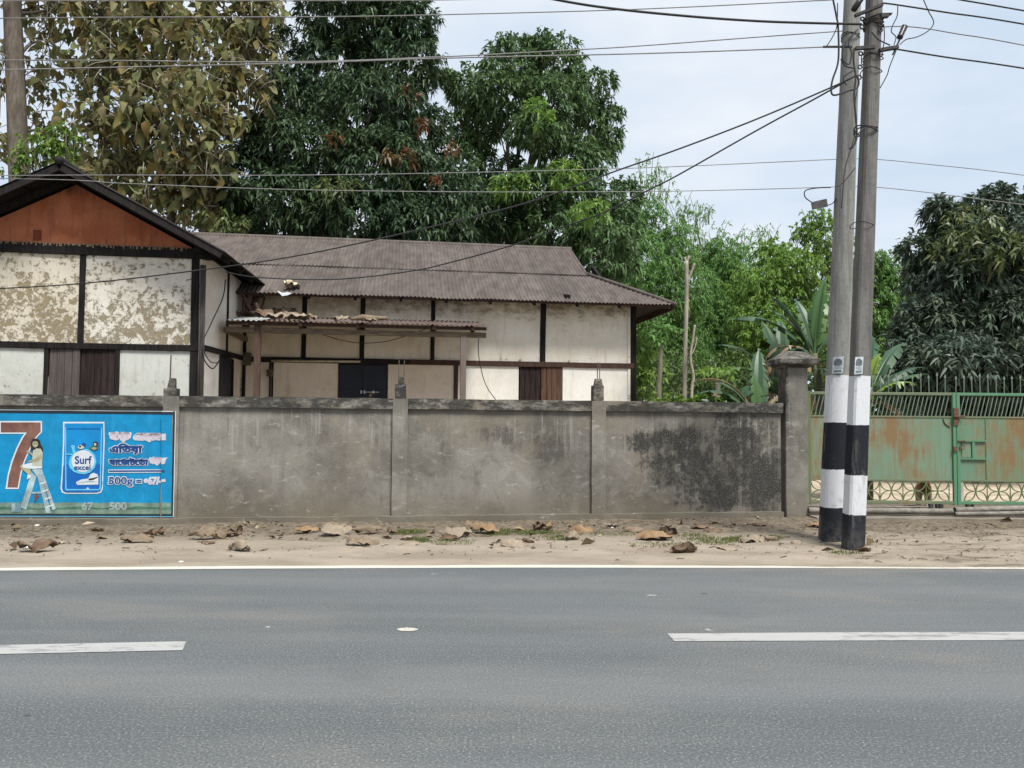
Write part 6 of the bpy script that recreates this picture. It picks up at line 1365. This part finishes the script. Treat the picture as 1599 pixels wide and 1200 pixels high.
# ------------------------------------------------------------------ dog behind the gate
def dog():
    K_ = 0.84; b = ground(1444, 801); x, y = b.x, b.y
    t = thing('dog', 'tan dog standing behind the gate grille, facing the road', 'dog', (x, y, 0))
    J = [(0, .10, .50), (0, -.12, .50), (0, -.30, .50), (0, -.40, .56), (-.01, -.47, .63), (-.015, -.55, .60), (-.02, -.63, .57), (0, .32, .50), (0, .42, .47), (.02, .50, .36),
         (-.075, -.28, .40), (-.085, -.27, .22), (-.085, -.29, .02), (-.085, -.34, .01), (.075, -.28, .40), (.085, -.26, .22), (.085, -.27, .02), (.085, -.32, .01),
         (-.075, .30, .38), (-.08, .40, .22), (-.08, .36, .02), (.075, .30, .38), (.08, .40, .22), (.08, .36, .02)]
    E = [(0, 1), (1, 2), (2, 3), (3, 4), (4, 5), (5, 6), (0, 7), (7, 8), (8, 9), (2, 10), (10, 11), (11, 12), (12, 13), (2, 14), (14, 15), (15, 16), (16, 17), (7, 18), (18, 19), (19, 20), (7, 21), (21, 22), (22, 23)]
    Rd = [.11, .125, .12, .085, .078, .05, .035, .10, .04, .018, .055, .035, .025, .028, .055, .035, .025, .028, .07, .036, .026, .07, .036, .026]
    m = bpy.data.meshes.new('body'); m.from_pydata([(x + p[0] * K_, y + p[1] * K_ + .2, p[2] * K_) for p in J], E, []); o = bpy.data.objects.new('body', m); COL.objects.link(o)
    sk = o.modifiers.new('s', 'SKIN'); sv = m.skin_vertices[0].data
    for i, r_ in enumerate(Rd): sv[i].radius = (r_ * K_, r_ * K_); sv[i].use_root = (i == 0)
    o.modifiers.new('b', 'SUBSURF').levels = 2; o.modifiers['b'].render_levels = 2
    dg = bpy.context.evaluated_depsgraph_get(); m2 = bpy.data.meshes.new_from_object(o.evaluated_get(dg)); bpy.data.objects.remove(o)
    g = G('tan_fur', 0.9, 0.15); o3 = g.xyz(); n = g.noise(9, 5, 0.6); c = g.mix(g.step(g.math('ADD', o3[2], g.math('MULTIPLY', n, 0.12)), 0.38, 0.47), (0.36, 0.29, 0.19), (0.23, 0.11, 0.05)); g.col(c); g.bump(g.noise(120, 3), 0.4, 0.01)
    m2.materials.clear(); m2.materials.append(g.m); m2.polygons.foreach_set('use_smooth', [True] * len(m2.polygons)); m2.name = 'body'; link(bpy.data.objects.new('body', m2), t)
    hx, hy, hz = x - .008, y - .195, .53; dk = plain('dark_muzzle', (0.02, 0.016, 0.014), 0.5)
    for sx in (-1, 1):
        mb = MB(); a = Vector((hx + sx * .045, hy + .03, hz + .05)); mb.add([a + Vector((-sx * .025, 0, 0)), a + Vector((sx * .03, 0, -.015)), a + Vector((sx * .035, .01, .085)), a + Vector((0, .03, 0))], [(0, 1, 2), (0, 2, 3), (1, 3, 2), (0, 3, 1)]); mb.build('ear', plain('ear_brown', (0.13, 0.065, 0.035), 0.9), t)
        mb = MB(); c = Vector((hx + sx * .035, hy - .055, hz + .028)); mb.tube([c + Vector((0, k * .008, 0)) for k in (-1, 0, 1)], [.004, .011, .004], 8); mb.build('eye', dk, t, smooth=True)
    mb = MB(); c = Vector((x - .017, y - .34, .485)); mb.tube([c + Vector((0, k, 0)) for k in (-.012, -.006, .01, .04)], [.008, .022, .028, .03], 10); mb.build('nose', dk, t, smooth=True)
    t.rotation_euler = (0, 0, R(-24))
dog()

# ------------------------------------------------------------------ fallen leaves, litter, grass
DRY = {'tan': mat_dryleaf('dry_leaf_tan', (0.130, 0.096, 0.066), (0.235, 0.182, 0.128)), 'brown': mat_dryleaf('dry_leaf_brown', (0.085, 0.055, 0.038), (0.18, 0.125, 0.085)), 'orange': mat_dryleaf('dry_leaf_orange', (0.170, 0.105, 0.056), (0.275, 0.190, 0.112)), 'pale': mat_dryleaf('dry_leaf_pale', (0.185, 0.145, 0.105), (0.300, 0.250, 0.190)), 'cream': mat_dryleaf('dry_leaf_cream', (0.40, 0.345, 0.23), (0.56, 0.49, 0.36))}
def dry_leaf(label, px, py, ln, wpx_rot, mat, curl, crump, seed, loc=None, roll=0.0, group='fallen teak leaves on the verge', stalk=True, wd=0.66, name='dry_leaf', cat='fallen leaf', lift=0.0):
    """crumpled dry teak leaf: outline of a broad leaf, bent across and along, with midrib and stalk"""
    rs = random.Random(seed); NU, NV = 12, 9; V = []; Fc = []
    for i in range(NU):
        u = i / (NU - 1); w = wd * ln / 2 * max(0.04, math.sin(math.pi * (0.03 + 0.94 * u) ** 0.9) ** 0.7) * (1 + 0.10 * mnoise.noise(Vector((u * 6, seed, 0))) + 0.22 * mnoise.noise(Vector((u * 13, seed, 4))))
        for j in range(NV):
            v = (j / (NV - 1) - 0.5) * 2; ang = curl[0] * v; r_ = w / max(abs(curl[0]), 1e-3)
            yy = r_ * math.sin(ang) if abs(curl[0]) > 0.05 else v * w; zz = r_ * (1 - math.cos(ang)) if abs(curl[0]) > 0.05 else 0
            a2 = curl[1] * (u - 0.5); R2 = ln / max(abs(curl[1]), 1e-3); xx = R2 * math.sin(a2) if abs(curl[1]) > 0.05 else (u - 0.5) * ln; z2 = R2 * (1 - math.cos(a2)) * (1 if curl[1] > 0 else -1) if abs(curl[1]) > 0.05 else 0
            q = Vector((u * 4.5, v * 2.1, seed * 3.3)); nv = mnoise.noise_vector(q) * crump * ln * 2.3
            e = abs(v) ** 3 * mnoise.noise(Vector((u * 11, seed, v))) * 0.07 * ln
            V.append(Vector((xx + nv.x * .6, yy + nv.y * .6, zz * (1 if curl[0] > 0 else -1) * 1 + z2 + nv.z * 1.3 + e)))
    for i in range(NU - 1):
        for j in range(NV - 1):
            a = i * NV + j; Fc.append((a, a + NV, a + NV + 1, a + 1))
    cr0, sr0 = math.cos(roll), math.sin(roll); zmin = min(v.y * sr0 + v.z * cr0 for v in V); V = [v - Vector((0, 0, zmin / cr0)) for v in V]
    mb = MB(); mb.add(V, Fc)
    if stalk:
        s0 = V[NV // 2]; mb.tube([s0 + Vector((.02, 0, .004)), s0 + Vector((-.04 * ln / .4, .005, .012)), s0 + Vector((-.11 * ln / .4, .02, .0))], 0.004, 4)
    m = mb.mesh(name); m.materials.append(DRY[mat]); m.polygons.foreach_set('use_smooth', [True] * len(m.polygons))
    o = bpy.data.objects.new(name, m); p = loc if loc is not None else ground(px, py)
    if loc is None: p.z = vz(p.x, p.y) - 0.004
    o.location = p + Vector((0, 0, lift)); o.rotation_euler = (roll, rs.uniform(-.06, .06), R(wpx_rot)); COL.objects.link(o)
    return tag(o, label, cat, group)
LV = [
 ('dark brown curled leaf near the road line at the left', 60, 866, .38, 15, 'brown', (-1.1, -0.5), .09), ('small pale leaf scrap right of the dark curled one', 95, 853, .13, 10, 'pale', (.5, .3), .05),
 ('flat yellow-tan leaf lying below the advert', 214, 853, .38, 5, 'tan', (-.8, -.6), .05), ('twisted brown leaf touching the yellow-tan one', 240, 842, .26, 40, 'brown', (1.2, .8), .08),
 ('scrap of dry leaf at the wall foot below the advert', 152, 836, .17, 20, 'brown', (1.0, .9), .08), ('tented tan leaf heap under the first bare panel', 322, 848, .46, 8, 'tan', (-1.5, -.9), .08),
 ('upright dark curled leaf behind the tented tan one', 361, 845, .32, 60, 'brown', (1.8, .9), .09), ('pale crumpled leaf nearest road line under the first panel', 374, 863, .30, -20, 'pale', (-1.2, -1.0), .10),
 ('thin dark leaf sliver below the tented tan leaf', 325, 853, .17, 2, 'brown', (.6, .3), .04), ('orange-tan leaf by the plinth in mid panel', 478, 836, .32, 10, 'orange', (-.7, -.8), .05),
 ('grey-tan leaf mound leaning on the plinth', 520, 832, .32, -8, 'tan', (-1.1, -.7), .07), ('broken tan leaf spread flat beside the grey mound', 524, 842, .42, 14, 'pale', (-.5, -.3), .06),
 ('large brown folded leaf before the first wall post', 572, 841, .40, 24, 'tan', (-1.4, -.7), .05), ('rolled leaf showing a dark hollow beneath first post', 607, 835, .34, 100, 'brown', (2.3, .3), .03),
 ('broad grey-brown flat leaf toward the road', 565, 856, .42, -14, 'tan', (-.9, -.5), .06), ('pale leaf scrap on the grass beside the rolled leaf', 637, 848, .22, 8, 'pale', (.6, .4), .06), ('pale flat scrap nearest road below the grass tuft', 640, 857, .22, 4, 'pale', (-.5, -.3), .04),
 ('large pale crinkled leaf in the group below middle panel', 712, 843, .42, 22, 'pale', (-1.0, -.9), .08), ('upright tan leaf at the top of middle group', 736, 834, .30, 40, 'tan', (-1.5, -1.0), .09), ('orange torn leaf right end of the middle group', 757, 838, .36, -10, 'orange', (-1.0, -.6), .09),
 ('dark leaf edge under the middle group', 702, 849, .26, 6, 'brown', (.9, .4), .05), ('pale white-tan leaf alone nearest the road in the middle', 800, 858, .32, 4, 'pale', (-.8, -.6), .04), ('short dark leaf behind the lone pale leaf', 822, 853, .19, -12, 'brown', (.9, .4), .06),
 ('dark brown curled leaf left of second post foot', 841, 833, .34, 60, 'brown', (1.5, .8), .08), ('brown folded leaf standing before the second post', 858, 832, .34, 75, 'orange', (-1.9, -.5), .06), ('bright tan cupped leaf right of the second post', 908, 835, .36, -18, 'orange', (-1.0, -1.0), .06),
 ('torn pale scrap below the bright cupped leaf', 893, 848, .24, 30, 'pale', (.7, .6), .09), ('greyish scrap of leaf by the plinth near pebbles', 957, 832, .20, 10, 'pale', (1.0, .8), .1), ('low brown leaf hump beside the large orange leaf', 988, 836, .28, -5, 'tan', (-1.0, -.6), .05),
 ('largest orange-tan leaf toward the right part of verge', 1022, 849, .46, -6, 'orange', (-1.0, -.8), .05), ('dark torn leaf tucked behind the largest orange leaf', 1043, 838, .26, -24, 'brown', (1.5, .8), .09), ('dark shrivelled leaf with stalk nearest the road', 1068, 866, .32, 8, 'brown', (1.2, .5), .08),
 ('dark flat leaf by the stained panel, left of two', 1092, 831, .24, 4, 'brown', (-.6, -.4), .04), ('dark flat leaf by the stained panel, right of two', 1113, 834, .24, -4, 'brown', (-.5, -.4), .04), ('brown leaf lying alone near the pillar side', 1186, 827, .22, 3, 'brown', (-.8, -.5), .05),
 ('long pale leaf strip on the right grass patch', 1176, 853, .38, 14, 'pale', (-.7, -.5), .07), ('pale stick-like rolled leaf by the right grass', 1192, 850, .36, 8, 'tan', (2.2, .2), .03), ('small pale leaf flat near the right grass', 1136, 863, .24, -14, 'pale', (-.4, -.3), .04),
 ('pale leaf among twigs left of the poles', 1243, 852, .17, 20, 'pale', (-.9, -.6), .06), ('orange leaf half hidden behind the left pole', 1274, 829, .26, 0, 'orange', (-1.0, -.8), .06), ('dark sprig of leaf by the poles foot', 1350, 866, .16, 5, 'brown', (1.0, .6), .1)]
for i, (lab, px, py, ln, rz, mt, cu, cr_) in enumerate(LV):
    dry_leaf(lab, px, py, ln * 0.94, rz, mt, (cu[0] * 1.45, cu[1] * 1.2), cr_, i + 1, roll=[0.1, .28, -.12, .2, -.2][i % 5], lift=-0.006)
# things that have dropped on the roofs
def porch_top(px, v):
    """a spot on the porch roof, v along the slope"""
    s = HM.s(px, 500, PB * v); q = PR(s, v); return Vector((q.x, q.y, q.z + 0.012))
for i, (lab, px, v, ln, rz, mt, cu) in enumerate([
    ('pale dry leaf flat on the porch roof, left of its group', 430, .8, .42, 10, 'pale', (-.6, -.5)), ('brown tented leaf on the porch roof', 452, .45, .46, 0, 'tan', (-1.3, -.8)), ('light dry leaf strip near the porch roof edge', 465, .85, .5, 6, 'pale', (-.6, -.4)),
    ('upright tan leaf on the porch roof before a dark post', 487, .5, .32, 60, 'tan', (-1.5, -.9)), ('pale leaf at the left end of fallen spathe', 532, .8, .36, -20, 'pale', (-1.2, -.7)), ('small tan leaf below the fallen spathe', 578, .9, .26, 10, 'tan', (-.9, -.5)), ('dark brown leaf bunch in the porch corner', 410, .3, .5, 20, 'brown', (-1.6, -1.0)), ('dark heap of leaf at the wall over the porch', 440, .15, .6, 0, 'brown', (-1.6, -.8))]):
    dry_leaf(lab, 0, 0, ln, rz, mt, cu, .07, 60 + i, loc=porch_top(px, v), group='dry leaves on the porch roof', roll=-0.16)
mb = MB(); A_, B_ = porch_top(548, .55), porch_top(606, .5); mb.tube([A_ + Vector((0, 0, .02)), A_.lerp(B_, .3) + Vector((0, 0, .06)), A_.lerp(B_, .7) + Vector((0, 0, .05)), B_ + Vector((0, 0, .06))], [.025, .065, .05, .03], 8)
tag(mb.build('palm_spathe', DRY['tan'], smooth=True), 'long dry rolled spathe lying across the porch roof', 'dry spathe')
q = MR(HM.s(457, 452, 0.55), 0.95); dry_leaf('large cream leaf caught on the main roof edge', 0, 0, .44, 65, 'cream', (-1.3, -1.4), .10, 83, loc=q + Vector((0, 0, .03)), roll=-0.4, group='things caught on the roof edge', wd=.8)
PLAS = plain('white_plastic', (0.62, 0.66, 0.70), 0.5, 0.1, 10)
mb = MB(); P = [hp(x, y, 0.72) for x, y in ((433, 455), (440, 458), (447, 456.5), (455, 458.5), (449, 461.5), (444, 462), (441, 463), (438, 460))]
mb.add(P + [p + Vector((0, .05, 0.01)) for p in P], [tuple(range(8)), tuple(range(15, 7, -1))] + [(i, (i + 1) % 8, 8 + (i + 1) % 8, 8 + i) for i in range(8)]); tag(mb.build('plastic_scrap', PLAS), 'torn white plastic scrap under the cream leaf at the eave', 'litter')
# bundle standing in the porch corner
mb = MB(); c = porch_top(376, .2)
for i in range(14):
    a = c + Vector((random.uniform(-.25, .45), random.uniform(-.1, .2), 0)); mb.tube([a, a + Vector((random.uniform(-.3, .3), random.uniform(-.1, .1), random.uniform(.1, .5)))], random.uniform(.02, .05), 6)
tag(mb.build('bark_bundle', plain('reddish_bark', (0.10, 0.062, 0.046), 0.9, 0.4, 12), smooth=True), 'reddish brown bundle of dry bark in the porch roof corner', 'bundle')
# pale scraps
def pebble(name, label, px, py, r, mat, group=None, cat='stone'):
    bm = bmesh.new(); bmesh.ops.create_icosphere(bm, subdivisions=2, radius=r)
    for v in bm.verts: v.co = Vector((v.co.x * 1.3, v.co.y, v.co.z * .6)) * (1 + 0.35 * mnoise.noise(v.co * 9 / r * .05 + Vector((px, 0, 0))))
    m = bpy.data.meshes.new(name); bm.to_mesh(m); bm.free(); m.materials.append(mat); m.polygons.foreach_set('use_smooth', [True] * len(m.polygons)); p = ground(px, py); o = bpy.data.objects.new(name, m); o.location = (p.x, p.y, (vz(p.x, p.y) if p.y > edge_y(p.x) else 0.004) + r * .35); o.rotation_euler = (0, 0, px); COL.objects.link(o); return tag(o, label, cat, group)
PAL = plain('pale_stone', (0.50, 0.48, 0.43), 0.8, 0.2, 20)
pebble('stone', 'whitish pebble by the plinth right of the second post', 955, 829, .035, PAL); pebble('paper_scrap', 'crushed white paper scrap on the road edge line', 283, 881.5, .022, PAL, cat='litter'); pebble('plastic_scrap', 'shiny silver scrap beside the dark curled leaf', 45, 859, .05, plain('foil', (0.6, 0.62, 0.64), 0.25, 0.1, 10, metal=0.5), cat='litter')
pebble('stone', 'small pale stone at the wall foot below the advert', 58, 826, .028, PAL)
# pale chip patch on the road
mb = MB(); c = ground(636, 983, 0.004); P = []
for i in range(22): a = 2 * math.pi * i / 22; k = 1 + 0.4 * mnoise.noise(Vector((math.cos(a) * 2, math.sin(a) * 2, 4))); P.append(c + Vector((math.cos(a) * .075 * k, math.sin(a) * .045 * k, 0)))
mb.add(P, [tuple(range(22))]); mb.build('paint_patch', plain('pale_patch', (0.38, 0.36, 0.31), 0.9, 0.3, 60), kind='structure', fix=False)
# fine litter: crumbs of leaf, twigs, grit
def litter():
    n = 3400; x = RNG.uniform(-9.5, 9.5, n); wy = np.array([WF.o.y + (xx - WF.o.x) * (WF.e.y / WF.e.x) if xx < 4.1 else GY - 0.45 for xx in x]); e = np.array([edge_y(xx) for xx in x])
    u = RNG.random(n) ** 0.55; y = e + 0.12 + (wy - 0.12 - e - 0.12) * u
    right = x > 3.0; y[right] = e[right] + 0.15 + (wy[right] - e[right] - .2) * RNG.random(right.sum())
    keep = np.array([mnoise.noise(Vector((a * 1.1, b * 1.8, 7))) > -0.12 for a, b in zip(x, y)]); x, y = x[keep], y[keep]; n = len(x); z = np.array([vz(a, b) for a, b in zip(x, y)])
    P = np.stack([x, y, z + 0.006], 1); a = RNG.uniform(0, 6.28, n); D = np.stack([np.cos(a), np.sin(a) * .8, RNG.uniform(-.1, .35, n)], 1)
    big = RNG.random(n); ln = 0.027 + 0.055 * big ** 4 + np.where(big > 0.972, RNG.uniform(0.03, 0.13, n), 0); V, Q = leaves(P, D, ln, ln * RNG.uniform(.15, .7, n), droop=0.02, fold=.3)
    m = mesh_np('leaf_litter', V, Q, mat_leaf('litter', [(0.06, 0.042, 0.028), (0.15, 0.105, 0.065), (0.26, 0.19, 0.12), (0.09, 0.068, 0.05), (0.40, 0.33, 0.24)], 0.9, 0, 0.1)); tag(link(bpy.data.objects.new('leaf_litter', m)), 'crumbs of dry leaf and twig strewn on the verge', 'leaf litter', kind='stuff')
    n = 260; x = np.concatenate([RNG.uniform(-9, 4, 120), RNG.uniform(3.4, 7.8, 140)]); mb = MB()
    for xx in x:
        e = edge_y(xx); yy = random.uniform(e + .15, 10.6 if xx < 4 else 10.9); zz = vz(xx, yy) + .006; an = random.gauss(0, .5); l = random.uniform(.03, .13)
        if yy > WF.o.y + (xx - WF.o.x) * (WF.e.y / WF.e.x) - .1 and xx < 4.1: continue
        mb.tube([(xx, yy, zz), (xx + l * .5 * math.cos(an), yy + l * .5 * math.sin(an), zz + .008), (xx + l * math.cos(an + .2), yy + l * math.sin(an + .2), zz)], random.uniform(.002, .005), 4)
    tag(mb.build('twig_litter', plain('twig', (0.085, 0.066, 0.048), 0.95, 0.4, 30)), 'thin broken twigs strewn on the sandy verge', 'twigs', kind='stuff')
litter()
mb = MB(); mb.tube(spline([ground(142, 863) + Vector((0, 0, .02)), ground(155, 859) + Vector((0, 0, .03)), ground(166, 857) + Vector((0, 0, .025))], 4), 0.008, 5); tag(mb.build('twig', plain('grey_twig', (0.10, 0.085, 0.07), 0.95, .3, 30)), 'grey twig lying between the brown leaf and yellow-tan leaf', 'twig')
def grass():
    Ps = []
    for px, py, rx, ry, n in ((640, 838, 26, 4, 900), (655, 850, 16, 3.5, 500), (782, 837, 26, 4, 800), (830, 838, 25, 4, 600), (700, 852, 40, 4, 300), (870, 846, 22, 5, 400), (1160, 847, 30, 5, 1100), (1120, 851, 40, 7, 700), (1085, 846, 30, 6, 350), (1205, 846, 18, 4, 350), (1030, 858, 60, 3, 250), (960, 840, 40, 4, 200), (1320, 868, 30, 3, 220), (860, 838, 40, 4, 300)):
        a = RNG.random(n) * 6.28; r_ = np.sqrt(RNG.random(n)) * (0.75 + 0.4 * RNG.random(n))
        for k in range(n):
            p = ground(px + rx * r_[k] * math.cos(a[k]), py + ry * r_[k] * math.sin(a[k])); Ps.append((p.x, p.y, vz(p.x, p.y) - .004))
    P = np.array(Ps); n = len(P); D = np.stack([RNG.normal(0, .45, n), RNG.normal(0, .45, n), np.ones(n)], 1); ln = RNG.uniform(.018, .062, n); V, Q = leaves(P, D, ln, 0.0075, droop=.25, fold=.1)
    m = mesh_np('grass', V, Q, mat_leaf('grass_blade', [(0.055, 0.095, 0.025), (0.095, 0.145, 0.035), (0.14, 0.15, 0.055), (0.20, 0.17, 0.09)], 0.7, .25, .2)); tag(link(bpy.data.objects.new('grass', m)), 'thin short grass tufts on the sandy verge', 'grass', kind='stuff')
grass()
print('objects', len(bpy.data.objects))
